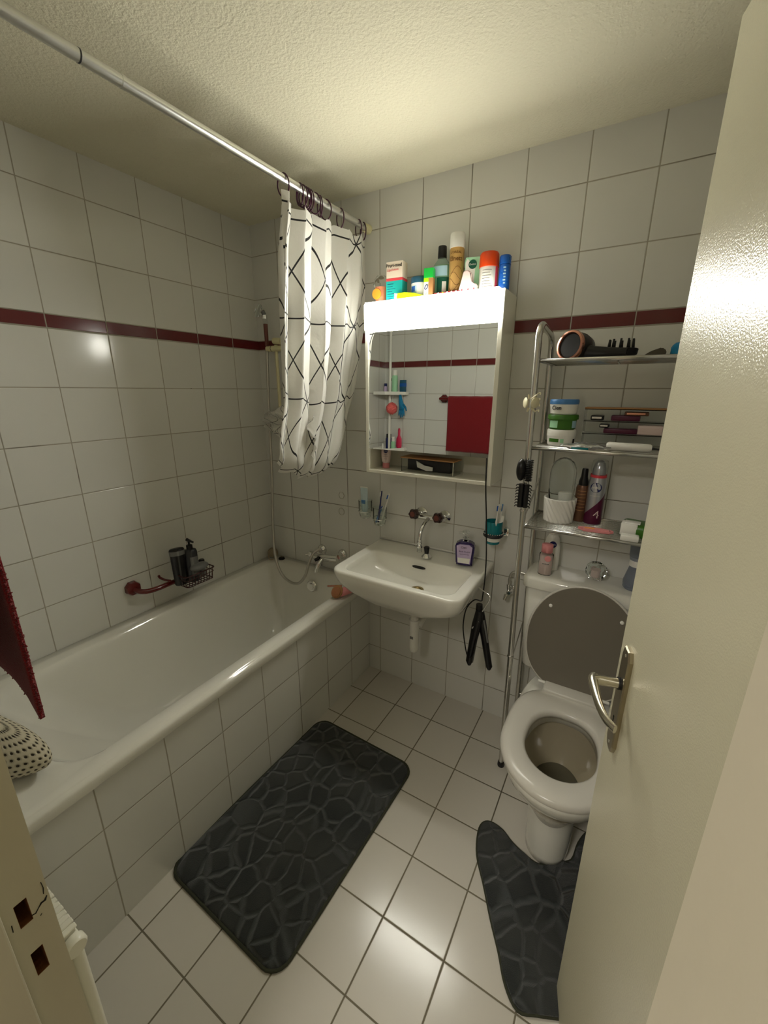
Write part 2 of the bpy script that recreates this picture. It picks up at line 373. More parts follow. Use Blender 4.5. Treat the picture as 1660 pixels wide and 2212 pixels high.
def band(bm,R,z0,z1,a0,a1,n=16,off=0.0005,sy=1.0,R1=None):
    """label patch on a cylinder, angles from the -Y direction"""
    R1=R1 or R; vs=[]
    for z,rr in ((z0,R),(z1,R1)):
        vs.append([bm.verts.new(((rr+off)*math.sin(a0+(a1-a0)*k/n),-(rr+off)*sy*math.cos(a0+(a1-a0)*k/n),z)) for k in range(n+1)])
    for k in range(n): bm.faces.new((vs[0][k],vs[0][k+1],vs[1][k+1],vs[1][k]))
def rbox_obj(name,m,parent,*a,bev=0.001,seg=2,**k):
    bm=B(); box(bm,*a,bev=bev,seg=seg,**k); return obj(name,bm,m,parent,auto=0.6)
def lathe_obj(name,m,parent,prof,n=32,auto=0.7,**k):
    bm=B(); lathe(bm,prof,n,**k); return obj(name,bm,m,parent,auto=auto)
def tube_obj(name,m,parent,pts,r,n=10,**k):
    bm=B(); tube(bm,pts,r,n,**k); return obj(name,bm,m,parent,auto=0.9)
def copy_tree(o,parent=None):
    c=o.copy(); C.objects.link(c)
    if parent: c.parent=parent
    for ch in [q for q in bpy.data.objects if q.parent==o]: copy_tree(ch,c)
    return c
def face_cam(x,y): return math.atan2(CAM.x-x,-(CAM.y-y))   # yaw turning local -Y towards the lens

# ---------------------------------------------------------------- the room
H=2.349; XR=2.13; YB=1.8308; YF=0.15
def quad(pts):
    bm=B(); bm.faces.new([bm.verts.new(p) for p in pts]); return bm
def slab(x0,x1,y0,y1,z0,z1): bm=B(); box(bm,x0,x1,y0,y1,z0,z1); return bm
struct('floor',slab(-0.1,XR+0.1,-0.02,YB+0.1,-0.08,0),'tile_floor')
struct('ceiling',slab(-0.1,XR+0.1,-0.02,YB+0.1,H,H+0.1),'plaster')
struct('wall_left',slab(-0.1,0,YF-0.17,YB+0.1,0,H),'tile_left')
struct('wall_back',slab(0,XR,YB,YB+0.1,0,H),'tile_back')
struct('wall_right',slab(XR,XR+0.1,YF-0.17,YB+0.1,0,H),'tile_left')
# front wall with the doorway the photo is taken from
bm=B(); box(bm,0,1.25,YF-0.15,YF,0,H); box(bm,1.25,XR,YF-0.15,YF,2.06,H); box(bm,2.06,XR,YF-0.15,YF,0,2.06); struct('wall_front',bm,'tile_back')
# hallway behind
bm=B(); box(bm,-0.2,3.2,-1.9,-0.02,-0.08,-0.005); struct('trim_floor_hall',bm,mat('hall_floor',srgb(120,90,60),0.4,bump=(20,0.2,0.001)))
bm=B(); box(bm,-0.2,3.2,-2.0,-1.9,0,2.45); box(bm,-0.3,-0.2,-2.0,-0.02,0,2.45); box(bm,3.2,3.3,-2.0,-0.02,0,2.45); struct('wall_hall',bm,'hall')
bm=B(); box(bm,-0.3,3.3,-2.0,-0.02,2.45,2.5); struct('ceiling_hall',bm,'hall')
# left jamb with the two strike holes, rebate and stop
bm=B()
XJ=1.30; ys=[0.157,0.1685,0.1805,0.199]; zs=[0,0.866,0.905,0.950,0.986,2.02]
V={(i,j):bm.verts.new((XJ,y,z)) for i,y in enumerate(ys) for j,z in enumerate(zs)}
for i in range(3):
    for j in range(5):
        if i==1 and j in (1,3): continue
        bm.faces.new((V[i,j],V[i+1,j],V[i+1,j+1],V[i,j+1]))
box(bm,1.235,1.2999,0.157,0.199,0,0.8655); box(bm,1.235,1.2999,0.157,0.199,0.9865,2.02); box(bm,1.235,1.2999,0.157,0.199,0.9055,0.9495)
box(bm,1.235,1.2999,0.157,0.168,0.8655,0.9055); box(bm,1.235,1.2999,0.1810,0.199,0.8655,0.9055)
box(bm,1.235,1.2999,0.157,0.168,0.9495,0.9865); box(bm,1.235,1.2999,0.1810,0.199,0.9495,0.9865)
box(bm,1.235,1.315,-0.02,0.1565,0,2.02,bev=0.002)
j=struct('trim_1',bm,'frame')
for z0,z1 in ((0.8655,0.9055),(0.9495,0.9865)):
    b2=B(); box(b2,1.262,1.268,0.168,0.181,z0,z1); box(b2,1.262,1.2995,0.1677,0.1688,z0,z1); box(b2,1.262,1.2995,0.1802,0.1812,z0,z1); box(b2,1.262,1.2995,0.168,0.181,z0-0.0003,z0+0.001); box(b2,1.262,1.2995,0.168,0.181,z1-0.001,z1+0.0003)
    obj('strike_hole',b2,'rawwood',j,smooth=False)['label']='bare wood inside the strike hole'
# crack and chips in the paint
b2=B(); tube(b2,[(1.3003,0.1800,0.9560),(1.3003,0.1835,0.9545),(1.3003,0.1870,0.9585),(1.3003,0.1905,0.962),(1.3003,0.194,0.9615),(1.3003,0.1965,0.966)],[(0.0004,0.0006),(0.0004,0.0009),(0.0004,0.0006),(0.0004,0.0014),(0.0004,0.0018),(0.0004,0.0006)],6,flat=(0,0,1)); 
tube(b2,[(1.3003,0.1945,0.972),(1.3003,0.1958,0.981),(1.3003,0.1952,0.990)],[(0.0004,0.001),(0.0004,0.0018),(0.0004,0.001)],6)
tube(b2,[(1.3003,0.163,0.965),(1.3003,0.1625,0.955)],0.0005,5); tube(b2,[(1.3003,0.1865,0.9455),(1.3003,0.188,0.9475)],0.0004,5)
obj('paint_crack',b2,'overflow',j)['label']='dark crack in the paint beside the upper hole'
# head and right post of the frame
bm=B(); box(bm,1.235,2.07,-0.02,0.20,2.025,2.06); struct('trim_2',bm,'frame')
bm=B(); box(bm,1.843,2.03,-0.02,0.188,0,2.024,bev=0.003); struct('trim_3',bm,'post')
bm=B(); box(bm,1.245,1.255,-0.02,0.157,0,0.001); bm.free()

b2=B(); lathe(b2,[(0.0022,0),(0.0018,0.0006)],10,c=(0.000,1.387,1.556),mtx=along((1,0,0))); tag(obj('drill_hole',b2,'overflow',smooth=False),'tiny dark hole in the left wall grout line at eye level','hole')
# ---------------------------------------------------------------- door
TH=math.radians(13.7); LEN=0.772
hinge=Vector((1.867+LEN*math.sin(TH),0.95-LEN*math.cos(TH),0))
bm=B(); box(bm,0,LEN,-0.04,0,0.004,2.02,bev=0.0025)
door=struct('door_1',bm,'door',smooth=True); door.location=hinge; door.rotation_euler=(0,0,PI/2+TH)
for p in door.data.polygons: p.use_smooth=False
hx=LEN-0.060
def lp(x,y,z): return Vector((x,y,z))
bm=B()  # long backplate with chamfered ends
pts=[(-.020,-.095),(-.012,-.112),(.012,-.112),(.020,-.095),(.020,.095),(.012,.112),(-.012,.112),(-.020,.095)]
pl=[(hx+a,0.985+b) for a,b in pts]; inn=[(hx+a*0.90,0.985+b*0.985) for a,b in pts]
loft(bm,[[(p[0],0,p[1]) for p in pl],[(p[0],0.006,p[1]) for p in pl],[(p[0],0.0085,p[1]) for p in inn]],cap0=True,cap1=True)
M['plate']=mat('tarnished_nickel',(0.42,0.37,0.27,1),0.3,1)
plate=obj('escutcheon_plate',bm,'plate',door,smooth=False); plate['label']='tarnished nickel long plate'
bm=B(); lathe(bm,[(0.0022,0),(0.0022,0.0004)],12,c=(hx,0.0085,0.948),mtx=along((0,1,0))); box(bm,hx-.0014,hx+.0014,0.0084,0.0090,0.934,0.948); obj('keyhole',bm,'overflow',plate,smooth=False)
for zz in (1.083,0.888):
    lathe_obj('screw','chrome',plate,[(0.003,0),(0.0028,0.0008),(0.001,0.0012)],12,c=(hx,0.0085,zz),mtx=along((0,1,0)))
ZL=1.022
lathe_obj('collar','blackm',door,[(0.0115,0),(0.0115,0.004)],20,c=(hx,0.0085,ZL),mtx=along((0,1,0)))
bm=B()
neck=[(hx,0.012,ZL),(hx,0.030,ZL),(hx,0.045,ZL),(hx-0.004,0.054,ZL)]
tube(bm,neck,[(0.0095,0.0095),(0.0088,0.0098),(0.0085,0.0105),(0.008,0.0105)],16,flat=(0,0,1))
grip=[(hx+0.006,0.050,ZL),(hx-0.004,0.055,ZL),(hx-0.03,0.056,ZL-0.001),(hx-0.07,0.055,ZL-0.003),(hx-0.10,0.050,ZL-0.004),(hx-0.118,0.040,ZL-0.005)]
tube(bm,smooth_path(grip,5),[(0.0105-0.0065*(i/25),0.0100-0.0015*(i/25)) for i in range(26)],16,flat=(0,0,1))
obj('lever_handle',bm,'satin',door,auto=1.0)['label']='brushed nickel lever handle'

# ---------------------------------------------------------------- bathtub
bt=thing('bathtub','white enamel bathtub built in behind a tiled panel along the left wall','bathtub',(0.35,1.0,0))
def T(loops,dx=-0.35,dy=-1.0): return [[(p[0]+dx,p[1]+dy,p[2]) for p in L] for L in loops]
Y0=YF; Y1=YB
N=8
outer=lambda z,g:rrect(0.001+0,0.722-g,Y0+0.002,Y1-0.001,(0.01,0.01,0.01,0.01),N,z)
def inner(i,z,fr=0,nr=0): 
    return rrect(0.075+i,0.652-i,0.405+i+nr,1.755-i*0.8-fr,(0.07,0.07,0.13,0.13),N,z)
loops=[outer(0.516,0.004),outer(0.522,0.0),outer(0.545,0.0),outer(0.556,0.004),outer(0.561,0.012),
 lerp_loop(outer(0.561,0.012),inner(0,0.557),0.5),lerp_loop(outer(0.561,0.012),inner(0,0.558),0.9),inner(0,0.552),inner(0.010,0.535),inner(0.018,0.50,0,0.02),
 inner(0.030,0.42,0.0,0.07),inner(0.045,0.32,0.005,0.14),inner(0.065,0.22,0.02,0.22),inner(0.09,0.165,0.04,0.30),inner(0.13,0.145,0.07,0.36),inner(0.22,0.140,0.15,0.46)]
bm=B(); loops[3:5]=[outer(0.5535,0.0012),outer(0.5545,0.012),outer(0.557,0.014),outer(0.561,0.020)]
loft(bm,T(loops),cap1=True)
obj('tub_shell',bm,'enamel',bt)
bm=B(); box(bm,0.30,0.356,-0.848,0.828,0,0.518)
pn=obj('tiled_panel',bm,'tile_panel',bt,smooth=False)
pn['label']='light grey tiled side panel'
# panel texture uses object space: shift it back to room coordinates
for v in pn.data.vertices: v.co+=Vector((0.35,1.0,0))
pn.location=(-0.35,-1.0,0)
ov=lathe_obj('overflow_knob','chrome',bt,[(0.030,0),(0.034,0.004),(0.034,0.012),(0.028,0.018),(0.018,0.018),(0.017,0.024),(0.004,0.025)],32,c=(0.385-0.35,1.735-1.0,0.478),mtx=along((0.05,-1,0.12)))
lathe_obj('drain','chrome',bt,[(0.032,0),(0.032,0.003),(0.024,0.004)],24,c=(0.36-0.35,1.42-1.0,0.141))

# ---------------------------------------------------------------- wash basin
sk=thing('washbasin','white ceramic washbasin fixed to the wall beside the bathtub','washbasin',(1.08,1.6,0))
def S(loops): return [[(p[0]-1.08,p[1]-1.6,p[2]) for p in L] for L in loops]
def so(z,gs=0,gf=0,gb=0,r=0.05,bow=0.022,taper=0.012):
    P=rrect(0.776+gs,1.378-gs,1.405+gf,YB-0.001-gb,(0.004,0.004,r,r),N,0); Q=[]
    for x,y,_ in P:
        t=(YB-y)/(YB-1.405); k=(x-1.077)/0.30
        y2=y-bow*(1-k*k)*max(0,t)**3
        x2=x
        if t>0.7: x2=1.077+(x-1.077)*(1+taper*(t-0.7))
        Q.append((x2,y2,z+0.008*(1-t)))
    return Q
def si(i,z,b=0,r=0.035):
    P=rrect(0.824+i,1.330-i,1.437+i,1.690-i-b,(r,r,0.045,0.045),N,0); Q=[]
    for x,y,_ in P:
        k=(x-1.077)/0.26; t=(1.69-y)/0.25
        Q.append((x,y-0.016*(1-k*k)*max(0,t)**2+0.02*(1-abs(k))*max(0,1-t)**2*0,z))
    return Q
def ell(cx,cy,rx,ry,z,n=4*(N+1)):
    # same start / order as rrect
    return [(cx+rx*math.cos(a),cy+ry*math.sin(a),z) for a in [ (q*PI/2+k/N*PI/2) for q in range(4) for k in range(N+1)]]
e=lambda rx,ry,z,cx=1.10,cy=1.585:ell(cx,cy,rx,ry,z)
bowl_top=si(0,0.803)
loops=[e(0.04,0.04,0.628,1.09,1.62),e(0.11,0.09,0.634,1.09,1.62),lerp_loop(e(0.20,0.17,0.655,1.08,1.62),so(0.685,0.03,0.04,0),0.4),lerp_loop(e(0.24,0.20,0.68,1.08,1.62),so(0.71,0.02,0.03,0),0.8),so(0.745,0.010,0.013),so(0.772,0.003,0.003),so(0.790,0,0),so(0.7985,0.0015,0.0015),so(0.8025,0.006,0.006,0.006),so(0.8030,0.012,0.012,0.012),
 lerp_loop(so(0.8030,0.012,0.012,0.012),si(-0.003,0.8035),0.9),si(-0.003,0.8035),si(0.001,0.8005),lerp_loop(si(0.005,0.782),e(0.25,0.12,0.782),0.01),lerp_loop(si(0.009,0.752),e(0.24,0.115,0.752),0.06),lerp_loop(si(0.016,0.728),e(0.20,0.105,0.728),0.20),lerp_loop(si(0.030,0.712),e(0.17,0.095,0.712),0.50),e(0.13,0.078,0.705,1.105,1.592),e(0.07,0.05,0.7005,1.108,1.597),e(0.026,0.026,0.6995,1.108,1.600)]
bm=B(); loft(bm,S(loops),cap0=True,cap1=True); obj('basin',bm,'ceramic',sk,mods=None)
lathe_obj('drain','brass',sk,[(0.030,0),(0.030,0.004),(0.020,0.004),(0.018,0.0005)],24,c=(0.028,0.000,0.7003))
bm=B(); P=[(0.021*math.cos(a)+(0.012 if math.cos(a)>0 else -0.012),0.0065*math.sin(a)) for a in [2*PI*k/24 for k in range(24)]]
o=obj('overflow_slot',None or (lambda b:(prism(b,P,0.004,'y'),b)[1])(B()),'overflow',sk,smooth=False); o.location=(1.083-1.08,1.664-1.6,0.779); o.rotation_euler=(math.radians(-24),0,0)
bm=B(); tube(bm,[(-0.303,0.229,0.816),(0.297,0.229,0.816)],0.004,8); obj('sealant_bead',bm,'white',sk)
# bottle trap
tp=thing('basin_trap','white plastic drain trap hanging under the washbasin','drain pipe',(1.09,1.62,0.36))
lathe_obj('upper_pipe','plastic',tp,[(0.019,0.165),(0.019,0.275)],24)
lathe_obj('trap_cup','plastic',tp,[(0.018,0.012),(0.021,0.018),(0.0225,0.03),(0.0225,0.165),(0.025,0.167),(0.025,0.178),(0.019,0.180)],24)
tube_obj('outlet_pipe','plastic',tp,smooth_path([(0.015,0.01,0.14),(0.02,0.06,0.17),(0.02,0.13,0.19),(0.02,0.208,0.19)],6),0.016,14)
lathe_obj('wall_collar','plastic',tp,[(0.022,0),(0.030,0.006),(0.018,0.012)],24,c=(0.02,0.209,0.19),mtx=along((0,-1,0)))
lathe_obj('rubber_seal','blackm',tp,[(0.024,0.262),(0.026,0.268),(0.02,0.272)],24)
rbox_obj('sticker','greyink',tp,-0.010,0.006,-0.0235,-0.0222,0.085,0.098,bev=0)

# ---------------------------------------------------------------- basin taps
tpw=thing('basin_mixer_tap','chrome two-handle wall tap with dark faceted knobs over the washbasin','tap',(1.076,YB,0.985))
for x in (-0.062,0.058):
    lathe_obj('wall_flange','chrome',tpw,[(0.030,0),(0.029,0.005),(0.018,0.012),(0.012,0.02)],28,c=(x,-0.001,0),mtx=along((0,-1,0)))
    tube_obj('valve_stem','chrome',tpw,[(x,-0.01,0),(x,-0.065,0.0)],0.011,16)
    bm=B(); prof=[(0.016,0),(0.023,0.006),(0.024,0.020),(0.021,0.030),(0.019,0.032)]
    n=48; rings=[]
    mt=along((-0.12,-1,0.12))
    for r,z in prof:
        rings.append([bm.verts.new(mt@Vector(((r*(1+0.09*math.cos(6*2*PI*k/n)))*math.cos(2*PI*k/n),(r*(1+0.09*math.cos(6*2*PI*k/n)))*math.sin(2*PI*k/n),z))+Vector((x,-0.066,0.012))) for k in range(n)])
    for A,Q in zip(rings,rings[1:]):
        for k in range(n): bm.faces.new((A[k],A[(k+1)%n],Q[(k+1)%n],Q[k]))
    bm.faces.new(rings[0][::-1]); bm.faces.new(rings[-1]); kb=obj('knob',bm,'brown',tpw,auto=0.7); kb['label']='dark brown faceted knob'
    lathe_obj('knob_face','brownface',kb,[(0.013,0),(0.012,0.001)],20,c=Vector((x,-0.066,0.012))+mt@Vector((0,0,0.0325)),mtx=mt)
tube_obj('body_bar','chrome',tpw,[(-0.066,-0.042,-0.004),(0.062,-0.042,-0.004)],0.012,16)
tube_obj('spout','chrome',tpw,smooth_path([(-0.004,-0.042,-0.006),(-0.008,-0.075,-0.020),(-0.012,-0.105,-0.045),(-0.013,-0.120,-0.075),(-0.013,-0.123,-0.100)],6),0.0095,16)
lathe_obj('aerator','chrome',tpw,[(0.010,0),(0.012,-0.004),(0.012,-0.014),(0.0095,-0.018),(0.013,-0.024),(0.013,-0.034),(0.010,-0.037)],20,c=(-0.013,-0.123,-0.094))
lathe_obj('nozzle','glassy',tpw,[(0.010,0),(0.011,-0.018),(0.0095,-0.018),(0.0085,0)],20,c=(-0.013,-0.123,-0.131),cap0=False,cap1=False)
# basin plug standing on the deck
pg=thing('basin_plug','chrome cone basin plug with black grip standing on the washbasin deck','plug',(1.094,1.722,0.812))
lathe_obj('plug_base','chrome',pg,[(0.024,0),(0.024,0.003),(0.013,0.015),(0.011,0.018)],28)
lathe_obj('plug_grip','black',pg,[(0.0105,0.017),(0.010,0.02),(0.013,0.046),(0.012,0.049)],20)

# ---------------------------------------------------------------- bath mixer, hose, riser
mx=thing('bath_mixer_tap','chrome bath mixer with angled spout on the wall over the tub end','tap',(0.46,YB,0.655))
for x in (-0.070,0.075):
    lathe_obj('wall_flange','chrome',mx,[(0.030,0),(0.030,0.004),(0.024,0.014),(0.015,0.020),(0.015,0.05)],28,c=(x,-0.001,0.015),mtx=along((0,-1,0)))
tube_obj('body','chrome',mx,[(-0.095,-0.060,-0.002),(-0.08,-0.060,0.0),(0.0,-0.062,0.0),(0.082,-0.058,0.008)],[0.016,0.024,0.021,0.021],20)
lathe_obj('temperature_handle','chrome',mx,[(0.014,0),(0.018,0.006),(0.018,0.022),(0.012,0.026)],20,c=(-0.092,-0.060,-0.002),mtx=along((-1,0,0)))
tube_obj('lever','chrome',mx,[(-0.113,-0.062,0.0),(-0.128,-0.085,-0.004)],[0.006,0.004],12)
tube_obj('spout','chrome',mx,smooth_path([(-0.01,-0.075,-0.005),(-0.012,-0.10,-0.018),(-0.018,-0.118,-0.042),(-0.022,-0.124,-0.072)],5),[0.013]*8+[0.012]*8,16)
tube_obj('diverter_knob','black',mx,[(-0.032,-0.082,-0.004),(-0.045,-0.104,-0.012)],[0.012,0.008],14)
tube_obj('diverter_cap','chrome',mx,[(-0.055,-0.062,0.018),(-0.055,-0.066,0.036)],[0.010,0.012],14)
rs=thing('shower_riser','cream shower riser rail with bracket in the far left corner','shower rail',(0.168,1.792,1.650))
rx,ry,rz_=(0.168,1.792,1.650)
tube_obj('rail','cream',rs,[(0,0,1.775-rz_),(0,0,1.30-rz_)],0.0085,14)
tube_obj('top_clip','cream',rs,[(-0.012,0,1.795-rz_),(0.04,0,1.79-rz_)],0.016,14)
tube_obj('slider','cream',rs,[(-0.055,-0.012,1.757-rz_),(-0.02,-0.005,1.757-rz_),(0.045,0,1.757-rz_)],[0.014,0.0145,0.0145],16)
tube_obj('slider_joint','blackm',rs,[(-0.0235,-0.006,1.757-rz_),(-0.0215,-0.006,1.757-rz_)],0.0152,16)
hs=thing('shower_handset','clear and chrome hand shower with red-brown grip in its bracket','hand shower',(0.121,1.775,1.776))
hx0,hy0,hz0=(0.121,1.775,1.776)
tube_obj('grip','brownface',hs,[(0,0,-0.005),(0,0,0.10)],[0.0095,0.011],16)
tube_obj('neck','glassy',hs,[(0,0,0.10),(0,-0.001,0.125)],[0.010,0.012],16)
tube_obj('collar','chrome',hs,[(0,-0.001,0.124),(0,-0.002,0.142)],[0.0145,0.0145],18)
lathe_obj('spray_head','glass',hs,[(0.004,0.0),(0.022,0.008),(0.033,0.022),(0.034,0.030),(0.030,0.032)],28,c=(-0.006,-0.006,0.150),mtx=along((-0.75,-0.55,0.45)))
lathe_obj('spray_face','chrome',hs,[(0.024,0.0),(0.024,0.003),(0.010,0.005)],24,c=Vector((-0.006,-0.006,0.150))+along((-0.75,-0.55,0.45))@Vector((0,0,0.033)),mtx=along((-0.75,-0.55,0.45)))
tube_obj('ball_joint','greycap',hs,[(0,-0.002,0.142),(-0.008,-0.008,0.160)],[0.010,0.012],14)
hp=[(0.118,1.775,1.747),(0.094,1.785,1.532),(0.090,1.780,1.308),(0.092,1.765,1.047),(0.094,1.745,0.802),(0.122,1.715,0.629),(0.182,1.690,0.534),(0.256,1.680,0.495),(0.327,1.680,0.501),(0.374,1.690,0.557),(0.388,1.710,0.631),(0.403,1.735,0.681),(0.430,1.760,0.705)]
bm=B(); tube(bm,smooth_path(hp,9),0.0078,12); tag(obj('shower_hose',bm,'steel'),'long ribbed steel shower hose looping down into the bathtub','hose')
# adhesive marks on the tiles
for k,(u_,g_) in enumerate((((0.536,1.829,1.009),6),((0.533,1.829,0.918),20))):
    bm=B(); tube(bm,[(0.018*math.cos(2*PI*q/g_),0,0.020*math.sin(2*PI*q/g_)) for q in range(g_)],0.0011,6,closed=True)
    o=obj('adhesive_mark',bm,'limescale'); o.location=u_
    tag(o,('hexagonal' if k==0 else 'round')+' adhesive ring left on the tiles beside the toothpaste glass, '+('the upper one' if k==0 else 'the lower one'),'stain')

# ---------------------------------------------------------------- mirror cabinet with lamp
cb=thing('mirror_cabinet','white mirror cabinet with glowing lamp strip and open bottom niche','cabinet',(1.09,YB,1.19))
cx0,cx1=0.803-1.09,1.380-1.09; cf=-0.163; top=0.697
bm=B()
box(bm,cx0,cx0+0.014,cf,-0.001,0,top,bev=0.001); box(bm,cx1-0.016,cx1,cf,-0.001,0,top,bev=0.001)
box(bm,cx0+0.014,cx1-0.016,cf,-0.001,0,0.014,bev=0.001); box(bm,cx0+0.014,cx1-0.016,-0.118,-0.001,top-0.012,top,bev=0.001)
box(bm,cx0+0.014,cx1-0.016,-0.012,-0.001,0.014,top-0.012); box(bm,cx0+0.014,cx1-0.016,cf+0.012,-0.012,0.108,0.120); box(bm,cx0+0.014,cx1-0.016,-0.128,-0.118,0.120,top-0.012)
obj('carcass',bm,'whitepaint',cb,smooth=False)
mb=B(); box(mb,cx0+0.015,cx1-0.017,cf+0.002,cf+0.007,0.108,0.590); mr_=obj('mirror',mb,'mirror',cb,smooth=False)
# the mirror door leans back a touch
for v in mr_.data.vertices: v.co.y+= (v.co.z-0.108)*0.010
mr_['label']='mirror pane'
bm=B(); box(bm,cx0+0.009,cx1-0.014,cf-0.022,-0.128,0.594,top-0.001,bev=0.006,seg=3); obj('lamp_diffuser',bm,'diffuser',cb,auto=0.8)['label']='glowing white lamp diffuser'
bm=B(); box(bm,cx0+0.012,cx1-0.017,cf-0.018,-0.119,top-0.0008,top+0.003,bev=0.001); obj('diffuser_top',bm,'diffuser_top',cb,smooth=False)['label']='dimmer top face of the lamp'

# ---- things standing on the cabinet
ZT=1.19+top+0.0005
def on_cab(name,label,cat,x,y=1.768,rz=0,group='bottles and tubs on the cabinet top',z=ZT): return thing(name,label,cat,(x,y,z),rz,group)
t=on_cab('drink_cup','clear plastic cup of peach drink with orange slice, leftmost on the cabinet','cup',0.822)
lathe_obj('cup_wall','glassy',t,[(0.024,0),(0.026,0.002),(0.0305,0.088),(0.0325,0.090)],28,cap0=True,cap1=False)
lathe_obj('drink','peach',t,[(0.0235,0.003),(0.0290,0.078)],24)
lathe_obj('dome_lid','glassy',t,[(0.033,0.090),(0.033,0.094),(0.029,0.108),(0.018,0.122),(0.010,0.125)],24,cap0=False)
lathe_obj('orange_slice','orangefruit',t,[(0.02,0),(0.021,0.002),(0.02,0.004)],20,c=(-0.004,-0.0288,0.050),mtx=along((0.1,-1,0)))
t=on_cab('medicine_box','cream carton with coral stripe and teal lower half on the cabinet top','box',0.905,1.755,math.radians(3),group=None)
rbox_obj('carton','cartoncream',t,-0.036,0.036,-0.024,0.024,0,0.158,bev=0.0006,seg=1)
rbox_obj('teal_panel','teal',t,-0.0363,0.0363,-0.0244,0.0244,0.001,0.092,bev=0)
rbox_obj('coral_stripe','coral',t,-0.0364,0.0364,-0.0245,0.0245,0.088,0.098,bev=0)
text('Pruri-med',0.0175,'ink',t,(-0.002,-0.0247,0.143),bold=0.0003); text('Lipolotion',0.0125,'coral',t,(-0.006,-0.0247,0.128))
for k in range(7): rbox_obj('print_line','navy',t,-0.031,-0.031+random.uniform(0.02,0.045),-0.0249,-0.0246,0.076-k*0.009,0.0775-k*0.009,bev=0)
t=on_cab('cream_jar','white cream jar with dark blue lid beside the medicine box','jar',1.006,1.762)
lathe_obj('jar_body','white',t,[(0.030,0),(0.034,0.004),(0.034,0.070)],32)
lathe_obj('jar_lid','petrol',t,[(0.0355,0.070),(0.0355,0.090),(0.033,0.093)],32)
bm=B(); band(bm,0.034,0.012,0.06,-0.75,0.1); obj('label',bm,'paleblue',t)
bm=B(); band(bm,0.0343,0.038,0.058,-0.7,-0.1); obj('blue_patch',bm,'blue',t)
t=on_cab('mouthwash_bottle','clear green mouthwash bottle with black cap on the cabinet top','bottle',1.088,1.79)
lathe_obj('bottle_body','bottlegreen',t,[(0.036,0),(0.038,0.005),(0.038,0.115),(0.033,0.135),(0.018,0.152),(0.015,0.158)],32,sy=0.7)
lathe_obj('liquid','mint',t,[(0.035,0.004),(0.035,0.112),(0.030,0.130)],24,sy=0.64)
lathe_obj('cap','black',t,[(0.017,0.156),(0.0175,0.158),(0.0165,0.196),(0.015,0.198)],24)
bm=B(); band(bm,0.0385,0.02,0.085,-0.2,1.2,sy=0.7); obj('label',bm,'dkgreen',t)
bm=B(); band(bm,0.0385,0.090,0.125,-1.0,0.9,sy=0.72); obj('top_label',bm,'paleblue',t)
bm=B(); band(bm,0.0393,0.03,0.07,0.35,0.8,sy=0.7); obj('white_print',bm,'white',t)
t=on_cab('tube_carton','small white and tan carton with green top before the mouthwash','box',1.062,1.733,math.radians(8),group=None)
rbox_obj('carton','white',t,-0.018,0.018,-0.013,0.013,0,0.078,bev=0.0005,seg=1)
rbox_obj('tan_side','wood',t,0.0005,0.0184,-0.0134,0.0134,0,0.078,bev=0)
rbox_obj('green_top','brightgreen',t,-0.0188,0.0188,-0.0138,0.0138,0.078,0.112,bev=0.0006,seg=1)
rbox_obj('lime_band','lime',t,-0.0186,0.0008,-0.0137,0.0136,0.064,0.078,bev=0)
text('0',0.03,'navy',t,(-0.0085,-0.0139,0.045),tilt=-0.5); text('VS',0.012,'green',t,(-0.008,-0.0139,0.022))
t=on_cab('hairspray_can','tall gold hairspray can with white cap on the cabinet top','spray can',1.155,1.775,group=None)
lathe_obj('can_body','gold',t,[(0.025,0),(0.0275,0.004),(0.0275,0.172),(0.0255,0.178)],32)
lathe_obj('cap','white',t,[(0.0285,0.176),(0.0285,0.178),(0.0275,0.222),(0.0255,0.226)],32)
aC=face_cam(1.155,1.775)
text("L'ORÉAL",0.0115,'golddk',t,(0,0,0.158),R=0.0275,a0=aC-0.15); text('Elnett',0.021,'golddk',t,(0,0,0.137),R=0.0275,a0=aC-0.15,bold=0.0003)
for k in range(5):
    z=0.10-k*0.02; r=0.0279
    tube_obj('swirl_print','golddk',t,[(r*math.sin(a),-r*math.cos(a),z+0.012*math.sin(a*3+k*1.7)) for a in [aC-1.1+q*0.12 for q in range(19)]],0.0006,5)
t=on_cab('dispenser_pack','pale green card pack with round dark badge beside the gold can','pack',1.222,1.775,math.radians(10),group=None)
P=[(-0.024,0),(0.024,0),(0.027,0.06),(0.031,0.128),(0.024,0.136),(-0.026,0.136),(-0.030,0.12),(-0.027,0.06)]
bm=B(); prism(bm,P,0.026,'y',-0.013); obj('pack_body',bm,'mint',t,smooth=False)
bm=B(); prism(bm,[(-0.024,0.002),(0.005,0.002),(0.010,0.10),(-0.020,0.132),(-0.027,0.12)],0.0006,'y',-0.0138); obj('white_panel',bm,'white',t,smooth=False)
lathe_obj('badge','dkgreen',t,[(0.0155,0),(0.0155,0.0008)],28,c=(0.0,-0.0136,0.112),mtx=along((0,-1,0)))
text('Dettol',0.0095,'white',t,(0,-0.0146,0.112))
t=on_cab('air_freshener','cream plug-in shaped dispenser standing before the pale green pack','dispenser',1.224,1.728,0,group=None)
P=[(-0.038,0),(0.032,0),(0.034,0.035),(0.012,0.042),(0.010,0.075),(0.0,0.085),(-0.016,0.083),(-0.022,0.07),(-0.024,0.04),(-0.034,0.026)]
bm=B(); prism(bm,P,0.024,'y',-0.012); bmesh.ops.bevel(bm,geom=bm.edges[:],offset=0.003,segments=2,affect='EDGES'); obj('dispenser_body',bm,'palepink',t,auto=0.5)
for q in (-0.03,-0.006,0.016): 
    bm=B(); prism(bm,[(q,0.008),(q+0.01,0.024),(q+0.018,0.008)],0.0006,'y',-0.0130); obj('star_print',bm,'coral',t,smooth=False)
